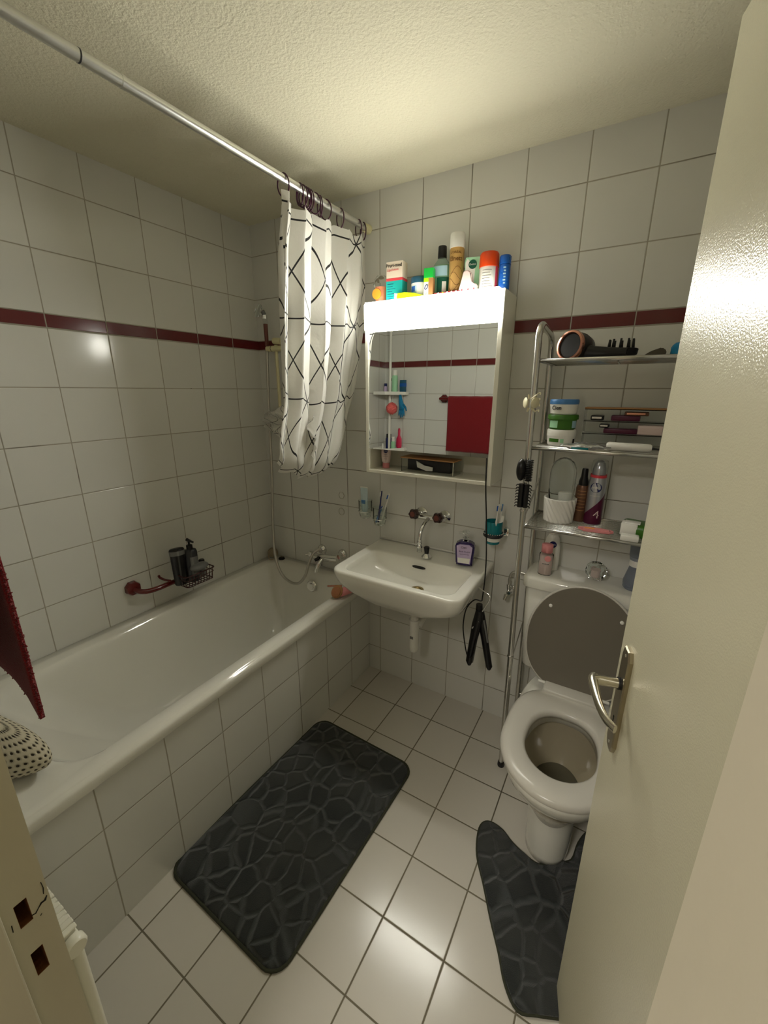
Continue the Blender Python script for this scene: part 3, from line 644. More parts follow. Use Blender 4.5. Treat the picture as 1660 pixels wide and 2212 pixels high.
t=on_cab('spray_can','white aerosol can with bright orange cap on the cabinet top','spray can',1.287,1.762,group=None)
lathe_obj('can_body','white',t,[(0.032,0),(0.034,0.004),(0.034,0.088),(0.031,0.094)],32)
lathe_obj('cap','orange',t,[(0.0355,0.092),(0.0355,0.094),(0.034,0.134),(0.030,0.140),(0.02,0.141)],32)
aC=face_cam(1.287,1.762)
for k in range(8):
    bm=B(); band(bm,0.0343,0.078-k*0.009,0.0795-k*0.009,aC-0.7,aC+random.uniform(0.1,0.5)); obj('print_line',bm,'greyink',t)
bm=B(); band(bm,0.0341,0.02,0.09,aC+0.75,aC+1.3); obj('red_band',bm,'coral',t)
t=on_cab('blue_spray','slim blue spray bottle, rightmost on the cabinet','bottle',1.345,1.765,group=None)
lathe_obj('bottle_body','blue',t,[(0.018,0),(0.020,0.003),(0.020,0.092),(0.019,0.094)],28)
lathe_obj('base_ring','silver',t,[(0.0205,0),(0.0205,0.012)],28)
lathe_obj('cap','blue',t,[(0.0205,0.095),(0.0205,0.120),(0.018,0.124)],28)
aC=face_cam(1.345,1.765)
bm=B(); [band(bm,0.0203,0.030+k*0.010,0.035+k*0.010,aC-0.15-0.1*(k%2),aC+0.2) for k in range(6)]; obj('pale_print',bm,'paleblue',t)
t=on_cab('scrubbing_brush','lime green scrubbing brush lying on the cabinet edge','brush',0.985,1.722,math.radians(6),group=None)
bm=B(); P=[(-0.055,0.018),(-0.05,0.036),(-0.02,0.036),(0.02,0.030),(0.055,0.020),(0.08,0.017),(0.08,0.010),(0.04,0.006),(0.0,0.006),(-0.045,0.010)]
prism(bm,P,0.024,'y',-0.012); bmesh.ops.bevel(bm,geom=bm.edges[:],offset=0.002,segments=2,affect='EDGES'); obj('brush_back',bm,'lime',t,auto=0.5)
bm=B()
for a in range(7):
    for b in range(4): tube(bm,[(-0.05-0.0*b,-0.009+b*0.006,0.012+a*0.0036),(-0.066,-0.009+b*0.006,0.010+a*0.0042)],0.0011,5)
obj('bristles',bm,'white',t)['kind']='stuff'
t=on_cab('sweet_packet','small red and white wrapped packet lying along the cabinet edge','packet',1.13,1.724,math.radians(0),group=None)
bm=B(); box(bm,-0.04,0.07,-0.01,0.01,0,0.022,bev=0.006,seg=3); obj('packet_body',bm,'coral',t,auto=1)
for k in range(5):
    bm=B(); prism(bm,[(-0.03+k*0.018,0.012),(-0.02+k*0.018,0.0215),(-0.012+k*0.018,0.012)],0.0006,'y',-0.0106); obj('white_triangle',bm,'white' if k!=1 else 'lime',t,smooth=False)

# ---- in the niche
t=thing('body_lotion_tube','pale pink upright cream tube with round dark emblem in the cabinet niche','tube',(0.868,1.735,1.2045))
rzc=face_cam(0.868,1.735); t.rotation_euler=(0,0,rzc*0.7)
bm=B(); loft(bm,[ell(0,0,0.015,0.013,0.024),ell(0,0,0.019,0.015,0.03),ell(0,0,0.0225,0.013,0.055),ell(0,0,0.0225,0.009,0.075),ell(0,0,0.0215,0.003,0.0925)],cap0=True,cap1=True); obj('tube_body',bm,'palepink',t)
lathe_obj('cap','pink',t,[(0.015,0),(0.0165,0.002),(0.0158,0.024)],24)
lathe_obj('emblem','navy',t,[(0.0095,0),(0.0095,0.0006)],24,c=(0,-0.0105,0.079),mtx=along((0,-1,0.1)))
text('NIVEA',0.0055,'white',t,(0,-0.0113,0.079)); text('Q10',0.007,'greyink',t,(0,-0.0133,0.064)); text('COMPLEXION',0.0042,'greyink',t,(0,-0.0153,0.054)); text('fairness',0.0045,'greyink',t,(0,-0.0165,0.044))
t=thing('makeup_organiser','low clear organiser box with wooden lid in the cabinet niche','box',(1.09,1.735,1.2045),math.radians(-3))
x0,x1,y0,y1=-0.125,0.125,-0.035,0.045
bm=B(); box(bm,x0,x1,y0,y0+0.0025,0,0.058); box(bm,x0,x1,y1-0.0025,y1,0,0.058); box(bm,x0,x0+0.0025,y0+0.0026,y1-0.0026,0,0.058); box(bm,x1-0.0025,x1,y0+0.0026,y1-0.0026,0,0.058); box(bm,x0,x1,y0,y1,-0.0005,0.002); obj('clear_walls',bm,'glassy',t,smooth=False)
rbox_obj('wooden_lid','wood',t,x0-0.003,x1+0.003,y0-0.003,y1+0.003,0.0585,0.064,bev=0.001)
rbox_obj('inner_dark_tray','charcoal',t,x0+0.01,x1-0.03,0.005,y1-0.006,0.003,0.050)
bm=B(); prism(bm,[(-0.06,0.048),(-0.055,0.02),(-0.01,0.008),(0.02,0.010),(0.02,0.026),(-0.02,0.030)],0.004,'y',-0.015); obj('white_card',bm,'white',t,smooth=False)
tube_obj('corner_edge','chrome',t,[(x1,y0,0.0),(x1,y0,0.058)],0.0015,6)

# ---------------------------------------------------------------- toilet
tl=thing('toilet','white close-coupled toilet with raised lid beside the open door','toilet',(1.775,1.45,0))
def egg(z,hw,yf,yb,n=48,flat=0.0,cx=0.0,pb=2.0):
    """closed outline: front round at yf, back squarish at yb"""
    out=[]; ym=yf+hw*1.15 if (yb-yf)>hw*1.6 else (yf+yb)/2
    for k in range(n):
        a=-PI/2+2*PI*k/n; c,s_=math.cos(a),math.sin(a)
        if s_<0: x=hw*c; y=ym+(ym-yf)*s_
        else:
            e_=2.0/(2.0+flat); x=hw*math.copysign(abs(c)**e_,c); y=ym+(yb-ym)*abs(s_)**e_
        out.append((cx+x,y-1.45,z))
    return out
bm=B()
loft(bm,[egg(0,0.070,1.245,1.74,flat=2),egg(0.03,0.072,1.243,1.74,flat=2),egg(0.12,0.075,1.255,1.74,flat=2),egg(0.20,0.085,1.262,1.74,flat=2),egg(0.255,0.105,1.235,1.74,flat=2),egg(0.30,0.140,1.180,1.74,flat=2),egg(0.345,0.168,1.135,1.74,flat=2),egg(0.385,0.178,1.118,1.74,flat=2),egg(0.405,0.178,1.116,1.74,flat=2),egg(0.412,0.172,1.122,1.735,flat=2),
 egg(0.412,0.124,1.160,1.535,flat=0.6),egg(0.404,0.120,1.165,1.53,flat=0.6),egg(0.352,0.118,1.170,1.525,flat=0.5),egg(0.350,0.140,1.150,1.54,flat=0.4)],cap0=True)
obj('bowl',bm,'ceramic',tl)
M['stain_shade']=mat('stain_shade_ceramic',srgb(172,162,138),0.14,coat=0.3)  # beige for yellowish stain, also standing in for shade below the rim
bm=B(); loft(bm,[egg(0.352,0.1405,1.1495,1.5405,flat=0.4),egg(0.32,0.136,1.160,1.53,flat=0.3),egg(0.26,0.112,1.195,1.50,flat=0.2),egg(0.215,0.085,1.225,1.46,flat=0.0),egg(0.17,0.060,1.25,1.42)],cap1=True); obj('bowl_interior',bm,'stain_shade',tl)['label']='inside of the bowl, limescale stain and rim shade in its colour'
bm=B(); loft(bm,[egg(0.2245,0.089,1.221,1.466),egg(0.2250,0.0885,1.2215,1.4655)],cap0=True,cap1=True); obj('water',bm,'water',tl)
bm=B()
so_=lambda z,g:egg(z,0.187-g,1.098+g,1.585-g,flat=1.2); si_=lambda z,g:egg(z,0.108+g,1.187-g,1.470+g,flat=0.5)
loft(bm,[si_(0.416,0),so_(0.416,0.006),so_(0.422,0.0),so_(0.434,0.002),so_(0.442,0.012),so_(0.4445,0.030),si_(0.4435,0.012),si_(0.437,0.003),si_(0.428,0),si_(0.416,0)])
bmesh.ops.remove_doubles(bm,verts=bm.verts[:],dist=1e-5); obj('seat',bm,'seat',tl)
rbox_obj('hinge_block','seat',tl,-0.100,0.100,0.10,0.158,0.418,0.456,bev=0.006,seg=3)
for x in (-0.112,0.112): tube_obj('hinge_pin','plastic',tl,[(x-0.012,0.150,0.448),(x+0.012,0.150,0.448)],0.006,12)
# lid leaning on the tank
bm=B()
def lidloop(g,d):
    out=[]; hw=0.189-g; H_=0.436-g; n=56
    for k in range(n):
        a=2*PI*k/n; c,s_=math.cos(a),math.sin(a)
        yy=0.205
        if s_>0: x=hw*c; z=yy+(H_-yy)*s_
        else: x=hw*math.copysign(abs(c)**0.62,c); z=yy+(yy-g)*s_*1.0; z=yy-(yy-g)*abs(s_)**0.72
        if s_<0: x*=1-0.16*abs(s_)**2.0
        out.append((x,d,z))
    return out
loft(bm,[lidloop(0.012,0.004),lidloop(0.002,0.004),lidloop(0.0,0.009),lidloop(0.004,0.016),lidloop(0.02,0.018)],cap1=True,cap0=True)
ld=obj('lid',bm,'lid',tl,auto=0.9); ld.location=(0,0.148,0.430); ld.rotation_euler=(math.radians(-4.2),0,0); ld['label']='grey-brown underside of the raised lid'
bm=B(); tube(bm,lidloop(-0.001,0.010),0.0048,8,closed=True); obj('lid_rim',bm,'seat',ld)
for x in (-0.118,0.118):
    lathe_obj('bumper','white',ld,[(0.0065,0),(0.0065,0.004),(0.004,0.0065)],14,c=(x,0.004,0.340),mtx=along((0,-1,0)))
# cistern
bm=B(); loft(bm,[[(p[0],p[1],z) for p in rrect(-0.225+g,0.225-g,0.224+g2,0.378,0.025,6)] for z,g,g2 in ((0.425,0.03,0.02),(0.44,0.015,0.012),(0.60,0.004,0.004),(0.803,0,0))],cap0=True,cap1=True); obj('cistern',bm,'ceramic',tl)
bm=B(); loft(bm,[[(p[0],p[1],z) for p in rrect(-0.238+g,0.238-g,0.214+g,0.379,(0.02,0.02,0.03,0.03),6)] for z,g in ((0.803,0.006),(0.805,0.0),(0.838,0),(0.848,0.006),(0.852,0.018))],cap0=True,cap1=True); obj('cistern_lid',bm,'ceramic',tl,auto=1.0)
# angle valve
t=thing('stop_valve','chrome angle stop valve with bent pipe between washbasin and toilet','valve',(1.462,1.800,0.697))
lathe_obj('wall_flange','chrome',t,[(0.022,0),(0.020,0.006),(0.010,0.012)],24,c=(0.012,0.0290,0),mtx=along((0,-1,0)))
tube_obj('valve_body','chrome',t,[(0.012,0.02,0),(0.0,-0.015,0)],0.010,14); tube_obj('valve_outlet','chrome',t,[(0,0,-0.002),(-0.004,-0.002,0.035)],0.009,14)
tube_obj('handle','chrome',t,[(-0.004,-0.02,-0.006),(-0.010,-0.030,-0.030)],[0.011,0.007],12)
tube_obj('supply_pipe','rackmetal',t,smooth_path([(-0.003,-0.002,0.03),(-0.002,-0.002,0.07),(0.008,-0.002,0.095),(0.03,-0.002,0.103),(0.09,0.0,0.100)],5),0.005,12)

# ---------------------------------------------------------------- rack over the toilet
rk=thing('bathroom_rack','chrome wire rack with three shelves standing over the toilet','shelf rack',(1.775,1.68,0))
def leg(sx):
    xt,xb=sx*0.247,sx*0.226
    yf,yb=-0.12,0.118; R=0.05; zt=1.752
    X=lambda z:xb+(xt-xb)*z/zt
    pts=[(X(0.01),yf,0.01),(X(0.8),yf,0.8),(X(1.5),yf,1.5),(X(zt-R-0.01),yf,zt-R-0.01)]
    arc=[(X(zt),yf+R-R*math.cos(a),zt-R+R*math.sin(a)) for a in [k*PI/2/6 for k in range(1,7)]]
    arc2=[(X(zt),yb-R+R*math.sin(a),zt-R-0.012+R*math.cos(a)) for a in [k*PI/2/6 for k in range(0,7)]]
    pts2=[(X(1.5),yb,1.5),(X(0.8),yb,0.8),(X(0.01),yb,0.01)]
    return pts+arc+arc2+pts2
for s_ in (-1,1):
    tube_obj('side_frame','rackmetal',rk,leg(s_),0.0105,14)
    for yy in (-0.12,0.118): lathe_obj('foot','black',rk,[(0.014,0),(0.015,0.004),(0.013,0.022)],16,c=(s_*0.226,yy,0))
    for z0,z1 in ((1.115,1.215),(0.475,0.60)): tube_obj('diagonal_brace','rackmetal',rk,[(s_*0.236,-0.118,z0),(s_*0.236,0.116,z1)],[(0.002,0.008)]*2,8,flat=(0,0,1))
    for zz in (1.142,0.545): lathe_obj('joint_ring','rackmetal',rk,[(0.0125,-0.004),(0.0135,0),(0.0125,0.004)],14,c=(s_*(0.226+0.021*zz/1.752),-0.12,zz))
tube_obj('rear_crossbar','rackmetal',rk,[(-0.228,0.118,0.20),(0.228,0.118,0.20)],0.006,10)
for zz in (1.640,1.362,1.083):
    bm=B(); xw=0.226+0.021*zz/1.752
    tube(bm,[(-xw,-0.12,zz),(xw,-0.12,zz)],0.0062,10); tube(bm,[(-xw,0.118,zz),(xw,0.118,zz)],0.0052,8)
    sh=obj('shelf',bm,'rackmetal',rk)
    bm=B()
    for k in range(19): y=-0.107+k*0.0118; tube(bm,[(-xw+0.004,y,zz-0.001),(xw-0.004,y,zz-0.001)],0.0014,6)
    for x in (-xw+0.02,-0.02,0.16): tube(bm,[(x,-0.118,zz-0.004),(x,0.116,zz-0.004)],0.002,6)
    tube(bm,[(-xw+0.008,-0.118,zz-0.002),(-xw+0.008,0.116,zz-0.002)],0.003,6); tube(bm,[(xw-0.008,-0.118,zz-0.002),(xw-0.008,0.116,zz-0.002)],0.003,6)
    obj('wire_deck',bm,'rackmetal',sh)
Z1,Z2,Z3=1.083+0.001,1.362+0.001,1.640+0.001
# top shelf
t=thing('hair_dryer','black hair dryer with copper rim lying on the top rack shelf','hair dryer',(1.61,1.655,Z3))
d=Vector((-0.45,-0.85,0.10)).normalized(); mt=along(d); c0=Vector((0.012,0.02,0.046))
lathe_obj('housing','black',t,[(0.030,-0.062),(0.040,-0.050),(0.046,-0.02),(0.0455,0.018),(0.043,0.024)],36,c=c0,mtx=mt)
lathe_obj('copper_rim','rosegold',t,[(0.0465,0.016),(0.048,0.022),(0.046,0.030),(0.040,0.031),(0.037,0.026),(0.037,0.02)],40,c=c0,mtx=mt,cap0=False,cap1=False)
lathe_obj('intake_grille','blackm',t,[(0.038,0.022),(0.036,0.0255),(0.01,0.0265)],36,c=c0,mtx=mt)
tube_obj('handle','black',t,[(0.035,0.02,0.035),(0.07,0.012,0.026),(0.12,0.005,0.022),(0.165,0.0,0.019)],[(0.020,0.022),(0.016,0.019),(0.015,0.017),(0.014,0.016)],18)
t=thing('diffuser_attachment','black finger diffuser attachment behind the hair dryer handle','hair dryer attachment',(1.755,1.705,Z3))
lathe_obj('dish','blackm',t,[(0.02,0.0),(0.048,0.018),(0.050,0.034),(0.047,0.036)],28)
bm=B()
for k in range(10):
    a=2*PI*k/10+0.3; r=0.036; tube(bm,[(r*math.cos(a),r*math.sin(a),0.034),(r*0.96*math.cos(a),r*0.96*math.sin(a),0.064)],[0.0045,0.003],8)
obj('fingers',bm,'blackm',t)
t=thing('concentrator_nozzle','flat grey-brown nozzle lying at the right of the top shelf','hair dryer attachment',(1.848,1.700,Z3))
bm=B(); P=[(-0.045,0.0),(0.028,0.0),(0.032,0.024),(0.018,0.034),(-0.01,0.024)]; prism(bm,P,0.035,'y',-0.017); bmesh.ops.bevel(bm,geom=bm.edges[:],offset=0.003,segments=2,affect='EDGES'); obj('nozzle_body',bm,'stone',t,auto=0.5)
bm=B(); bmesh.ops.create_icosphere(bm,subdivisions=3,radius=0.03)  # crumpled blue shower cap
for v in bm.verts: v.co*= (1+0.25*math.sin(v.co.x*190+v.co.y*130)); v.co.z=v.co.z*0.8+0.024
o=obj('shower_cap',bm,'glove'); o.location=(1.925,1.695,Z3); tag(o,'crumpled blue shower cap at the top shelf end beside the door','bag')
# middle shelf
JG='stacked cream tubs on the middle rack shelf'
def jar(label,x,y,z,r,h,body,lid,lh,rl=None):
    t=thing('cream_tub',label,'tub',(x,y,z),face_cam(x,y),JG); rl=rl or r*1.02
    lathe_obj('tub_body',body,t,[(r*0.86,0),(r*0.93,0.003),(r,h-lh)],36)
    lathe_obj('tub_lid',lid,t,[(rl,h-lh),(rl,h-0.004),(rl*0.95,h)],36); return t
t=jar('white tub with green print, lowest of the stacked cream tubs',1.612,1.690,Z2,0.047,0.056,'white','white',0.022)
bm=B(); band(bm,0.046,0.014,0.026,-0.95,-0.15); obj('green_print',bm,'green',t); bm=B(); band(bm,0.046,0.012,0.026,-0.05,0.2); obj('pale_print',bm,'mint',t); bm=B(); band(bm,0.046,0.008,0.026,0.95,1.2); obj('dark_print',bm,'ink',t)
t=jar('green tub with pale label, middle of the stacked cream tubs',1.611,1.692,Z2+0.0565,0.0455,0.050,'green','green',0.016,0.050)
bm=B(); band(bm,0.0445,0.006,0.030,-1.1,-0.35); obj('label',bm,'mint',t); bm=B(); band(bm,0.0445,0.006,0.030,0.75,1.3); obj('pale_panel',bm,'paleblue',t)
t=jar('white tub with blue lid, topmost of the stacked cream tubs',1.610,1.690,Z2+0.107,0.046,0.050,'white','lidblue',0.016)
text('Cien',0.019,'ink',t,(0,0,0.022),R=0.0455,a0=-0.55,bold=0.0004)
t=thing('acrylic_organiser','clear acrylic makeup drawers behind the cream tubs','organiser',(1.80,1.748,Z2))
bm=B()
for z in (0,0.042,0.084,0.124): box(bm,-0.125,0.125,-0.035,0.035,z,z+0.0022)
for x in (-0.125,0.1228): box(bm,x,x+0.0022,-0.035,0.035,0.0023,0.1265)
box(bm,-0.1227,0.1227,0.033,0.035,0.0023,0.1265); obj('clear_shell',bm,'glassy',t,smooth=False)
rbox_obj('wooden_top','wood',t,-0.126,0.126,-0.036,0.036,0.1267,0.131)
mk=[('compact','black',-0.085,0.088,0.040,0.016,'round silver-topped powder compact on the upper organiser tier'),('palette','plum',0.0,0.088,0.085,0.018,'dark plum makeup palette on the upper organiser tier'),('palette','bronze',0.03,0.106,0.07,0.012,'bronze makeup palette stacked on the plum one'),('brush_case','plum',-0.01,0.046,0.10,0.016,'plum zip case on the middle organiser tier'),('pouch','palepink',0.075,0.046,0.07,0.030,'clear white tissue pouch on the middle organiser tier'),('compact','black',-0.06,0.064,0.03,0.012,'small dark compact on top of the plum case')]
for nm,mm_,dx,z,wd,hh,lb in mk:
    q=thing(nm,lb,'makeup',(1.80+dx,1.745,Z2+z),0)
    bm=B(); box(bm,-wd/2,wd/2,-0.025,0.022,0,hh,bev=0.003,seg=2); obj('body',bm,mm_,q,auto=0.5)
    rbox_obj('edge_band','foil' if mm_=='black' else ('rosegold' if mm_=='bronze' else mm_),q,-wd/2*0.8,wd/2*0.7,-0.0262,-0.0250,hh*0.35,hh*0.75,bev=0)
t=thing('foil_cream_tube','squeezed silver foil tube at the front of the middle shelf','tube',(1.70,1.590,Z2),math.radians(8))
bm=B(); loft(bm,[[(-0.075+0.15*q,0.020*math.cos(a)*(1-abs(q-0.45)**2.2*1.6),0.012+0.011*math.sin(a)*(0.15+math.sin(PI*min(1,q*1.02))) +0.002*math.sin(q*19)) for a in [2*PI*k/14 for k in range(14)]] for q in [i/14 for i in range(15)]],cap0=True,cap1=True); obj('tube_body',bm,'foil',t)
bm=B(); box(bm,-0.04,0.01,-0.0205,-0.012,0.001,0.010,bev=0.001); obj('teal_print',bm,'tealcup',t)
t=thing('white_epilator_stick','white rounded plastic stick lying on the middle shelf','plastic stick',(1.82,1.635,Z2),math.radians(-2))
tube_obj('body','white',t,[(-0.06,0,0.0135),(-0.055,0,0.0135),(0.06,0,0.0135),(0.066,0,0.0135)],[0.009,0.013,0.0125,0.008],16); tube_obj('tip','charcoal',t,[(0.066,0,0.013),(0.095,0,0.010)],[0.004,0.002],8)
rbox_obj('grey_marks','greyink',t,-0.035,0.02,-0.002,0.002,0.0264,0.0270,bev=0)
# lower shelf
t=thing('cotton_dome','white woven-look pot with clear dome on the lowest rack shelf','storage jar',(1.634,1.700,Z1))
bm=B(); rings=[]; n=144; ms=20
for j_ in range(ms+1):
    z=j_/ms*0.088; r0=0.0455+0.006*j_/ms
    rings.append([bm.verts.new(((r0+0.0058*abs(math.sin(9*(2*PI*k/n)+j_*0.45)))*math.cos(2*PI*k/n),(r0+0.0058*abs(math.sin(9*(2*PI*k/n)+j_*0.45)))*math.sin(2*PI*k/n),z)) for k in range(n)])
rings.append([bm.verts.new((0.049*math.cos(2*PI*k/n),0.049*math.sin(2*PI*k/n),0.088)) for k in range(n)])
rings.append([bm.verts.new((0.045*math.cos(2*PI*k/n),0.045*math.sin(2*PI*k/n),0.05)) for k in range(n)])
for A,Q in zip(rings,rings[1:]):
    for k in range(n): bm.faces.new((A[k],A[(k+1)%n],Q[(k+1)%n],Q[k]))
bm.faces.new(rings[0][::-1]); bm.faces.new(rings[-1]); obj('pot',bm,'white',t)
lathe_obj('clear_dome','glass',t,[(0.044,0.080),(0.0445,0.18),(0.041,0.20),(0.032,0.22),(0.018,0.232),(0.004,0.236)],32,cap0=False)
lathe_obj('cotton_pads','white',t,[(0.020,0.052),(0.022,0.054),(0.022,0.108),(0.019,0.112)],20,c=(0.015,-0.005,0),sy=0.8)
tube_obj('makeup_stick','black',t,[(-0.025,0,0.06),(-0.036,-0.004,0.118)],0.003,8)
t=thing('pump_spray_bottle','bronze spray bottle with black pump on the lowest rack shelf','bottle',(1.701,1.738,Z1),face_cam(1.70,1.738))
lathe_obj('bottle_body','bronze',t,[(0.020,0),(0.0225,0.004),(0.0225,0.125),(0.019,0.135)],28)
lathe_obj('pump','black',t,[(0.0165,0.135),(0.0165,0.148),(0.0115,0.168),(0.0105,0.192),(0.009,0.196)],20)
for k in range(7):
    bm=B(); band(bm,0.0226,0.115-k*0.012,0.117-k*0.012,-0.7,0.6); obj('print_line',bm,'wood',t)
t=thing('deodorant_can','silver and plum aerosol can with round blue badge on the lowest shelf','spray can',(1.747,1.722,Z1),face_cam(1.747,1.722))
lathe_obj('can_body','silver',t,[(0.026,0),(0.0285,0.005),(0.0285,0.155),(0.0245,0.172),(0.0245,0.178)],32)
lathe_obj('clear_cap','glassy',t,[(0.026,0.180),(0.026,0.212),(0.0235,0.230),(0.016,0.236)],28,cap0=False)
lathe_obj('spray_nozzle','silver',t,[(0.019,0.180),(0.019,0.20),(0.014,0.222),(0.010,0.226)],20)
lathe_obj('red_ring','coral',t,[(0.0262,0.172),(0.0262,0.181)],32)
bm=B(); n=14; lo=[]; hi=[]
for k in range(n+1):
    a=-1.5+k*3.4/n; zt=0.012+0.11*max(0,(k/n))**1.2; lo.append(bm.verts.new((0.0289*math.sin(a),-0.0289*math.cos(a),0.004))); hi.append(bm.verts.new((0.0289*math.sin(a),-0.0289*math.cos(a),0.02+zt)))
for k in range(n): bm.faces.new((lo[k],lo[k+1],hi[k+1],hi[k]))
obj('plum_print',bm,'plum',t)
bm=B(); cz=0.138; pts=[(0.0190*math.cos(2*PI*k/28),cz+0.0175*math.sin(2*PI*k/28)) for k in range(28)]
f=[bm.verts.new((0.0291*math.sin(x/0.0285-0.1),-0.0291*math.cos(x/0.0285-0.1),z)) for x,z in pts]; bm.faces.new(f); obj('round_badge',bm,'navy',t,smooth=False)
text('NIVEA',0.009,'white',t,(0,0,cz),R=0.0290,a0=-0.1,bold=0.0002); text('4',0.040,'palepink',t,(0,0,0.040),R=0.0290,a0=0.35,tilt=0); text('BLACK&WHITE',0.0052,'white',t,(0,0,0.108),R=0.0285,a0=-0.1)
t=thing('fish_shaped_comb','pink fish-shaped hair clip lying on the lowest rack shelf','hair clip',(1.763,1.622,Z1+0.001),math.radians(4))
P=[(-0.050,0.010),(-0.020,0.016),(0.02,0.017),(0.050,0.010),(0.060,0.0),(0.045,-0.012),(0.012,-0.014),(-0.020,-0.010),(-0.038,-0.016),(-0.030,-0.004),(-0.036,0.002),(-0.052,0.004)]
bm=B(); prism(bm,P,0.010,'z'); bmesh.ops.bevel(bm,geom=bm.edges[:],offset=0.002,segments=2,affect='EDGES'); obj('upper_jaw',bm,'pink',t,auto=0.5)
rbox_obj('yellow_patch','orangefruit',t,-0.03,0.0,-0.004,0.004,0.0098,0.0108,bev=0); lathe_obj('eye','black',t,[(0.003,0),(0.002,0.0012)],12,c=(0.046,-0.004,0.0098))
t=thing('wet_wipes_pack','green and white wet wipes pack at the right of the lowest shelf','packet',(1.895,1.655,Z1),math.radians(-4))
bm=B(); box(bm,-0.055,0.055,-0.045,0.045,0.0,0.045,bev=0.014,seg=3)
for v in bm.verts: v.co.z+=0.002*math.sin(v.co.x*130)*(v.co.z>0.02)
obj('pack_body',bm,'green',t,auto=1.2)
rbox_obj('white_panel','white',t,-0.054,-0.006,-0.0456,0.0,0.006,0.0475,bev=0.004); rbox_obj('flap','white',t,-0.045,0.0,-0.040,-0.005,0.0465,0.0505,bev=0.002)
t=thing('tissue_packet','small white folded packet before the wet wipes','packet',(1.868,1.585,Z1)); rbox_obj('packet_body','white',t,-0.026,0.026,-0.014,0.014,0,0.020,bev=0.004,seg=2)
# things clipped on the rack's left leg
t=thing('claw_clip','ivory flower-shaped hair claw on the front left rack leg','hair clip',(1.528,1.548,1.508))
for s_ in (-1,1):
    bm=B(); lathe(bm,[(0.001,0.0),(0.012,0.002),(0.016,0.006),(0.014,0.008)],16,c=(s_*0.010,-0.013,0.002),mtx=along((s_*0.75,-0.5,0.1)),sy=1.25); obj('petal',bm,'ivory',t)
    for z in (0.028,-0.026): tube_obj('prong','ivory',t,[(s_*0.004,-0.012,z*0.5),(s_*0.008+0.010*(s_>0),-0.014,z)],[0.004,0.0025],8)
bm=B()
for k in range(4): tube(bm,smooth_path([(0.016,0.0,0.030-k*0.018),(0.026,-0.003,0.034-k*0.018),(0.027,-0.010,0.028-k*0.018)],4),[0.0018]*9,6)
obj('teeth',bm,'ivory',t)
def hbrush(name,label,loc,h,rback,kind):
    t=thing(name,label,'hair brush',loc)
    if kind==0:
        bm=B(); bmesh.ops.create_uvsphere(bm,u_segments=24,v_segments=16,radius=1)
        for v in bm.verts: v.co=Vector((v.co.x*0.017-0.014,v.co.y*0.020-0.010,v.co.z*h/2))
        obj('back',bm,'black',t)
        bm=B()
        for i in range(13):
            for q in range(4):
                z=-h/2*0.9+i*h*0.9/12; a=-0.9+q*0.55; tube(bm,[(0.002,-0.020+q*0.004,z),(0.022*math.cos(a)+0.004,-0.022+0.016*math.sin(a),z+0.002)],[0.0010,0.0016],5)
        obj('bristles',bm,'blackm',t)['kind']='stuff'
    else:
        bm=B(); 
        for xx in (-0.009,0.009): tube(bm,[(xx,-0.014,-h/2),(xx,-0.014,h/2)],[0.009,0.009],12)
        obj('jaws',bm,'black',t,auto=0.8)
        bm=B()
        for i in range(8):
            z=-h/2*0.9+i*h*0.9/7
            for s_ in (-1,1): tube(bm,smooth_path([(s_*0.012,-0.016,z),(s_*0.022,-0.018,z+0.002),(s_*0.026,-0.018,z-0.004)],3),[0.0026,0.0024,0.0022,0.002,0.0018,0.0016,0.0012],6)
        obj('teeth',bm,'black',t)
    return t
hbrush('bristle_hair_clip','black oval brush-like hair clip on the rack leg, the upper one',(1.532,1.554,1.288),0.076,0.02,0)
hbrush('hair_claw','black toothed hair claw on the rack leg under the brush','',0,0,0) if False else None
t=hbrush('hair_claw','black toothed hair claw on the front rack leg, the lowest clip',(1.534,1.552,1.200),0.082,0.02,1)
for o in list(bpy.data.objects):
    if o.name.startswith('bristle_hair_clip') or o.name.startswith('hair_claw'): o['category']='hair clip'

# ---- on the cistern lid
ZC=0.8525
t=thing('lotion_bottle','white body lotion bottle with round navy badge on the cistern','bottle',(1.618,1.775,ZC),face_cam(1.618,1.775))
bm=B(); loft(bm,[ell(0,0,0.026,0.017,0),ell(0,0,0.030,0.020,0.004),ell(0,0,0.031,0.020,0.06),ell(0,0,0.030,0.019,0.105),ell(0,0,0.024,0.015,0.135),ell(0,0,0.016,0.012,0.150)],cap0=True,cap1=True); obj('bottle_body',bm,'white',t)
bm=B(); loft(bm,[ell(0,0,0.0165,0.0125,0.1505),ell(0,0,0.0155,0.0115,0.163),ell(0,0,0.013,0.010,0.165)],cap0=True,cap1=True); obj('cap',bm,'plastic',t)
lathe_obj('badge','navy',t,[(0.0135,0),(0.0135,0.0008)],24,c=(0.002,-0.0180,0.112),mtx=along((0,-1,0.12))); text('NIVEA',0.0072,'white',t,(0.002,-0.0192,0.112))
t=thing('clear_pink_bottle','clear bottle with pink cap in front of the lotion bottle','bottle',(1.609,1.715,ZC),face_cam(1.609,1.715))
bm=B(); loft(bm,[ell(0,0,0.024,0.018,0),ell(0,0,0.026,0.020,0.003),ell(0,0,0.026,0.020,0.085),ell(0,0,0.020,0.016,0.092)],cap0=True,cap1=True); obj('bottle_body',bm,'glassy',t)
bm=B(); loft(bm,[ell(0,0,0.022,0.016,0.003),ell(0,0,0.022,0.016,0.08)],cap0=True,cap1=True); obj('label_wrap',bm,'palepink',t)
bm=B(); loft(bm,[ell(0,0,0.021,0.016,0.0925),ell(0,0,0.021,0.016,0.124),ell(0,0,0.019,0.014,0.127)],cap0=True,cap1=True); obj('cap',bm,'pink',t)
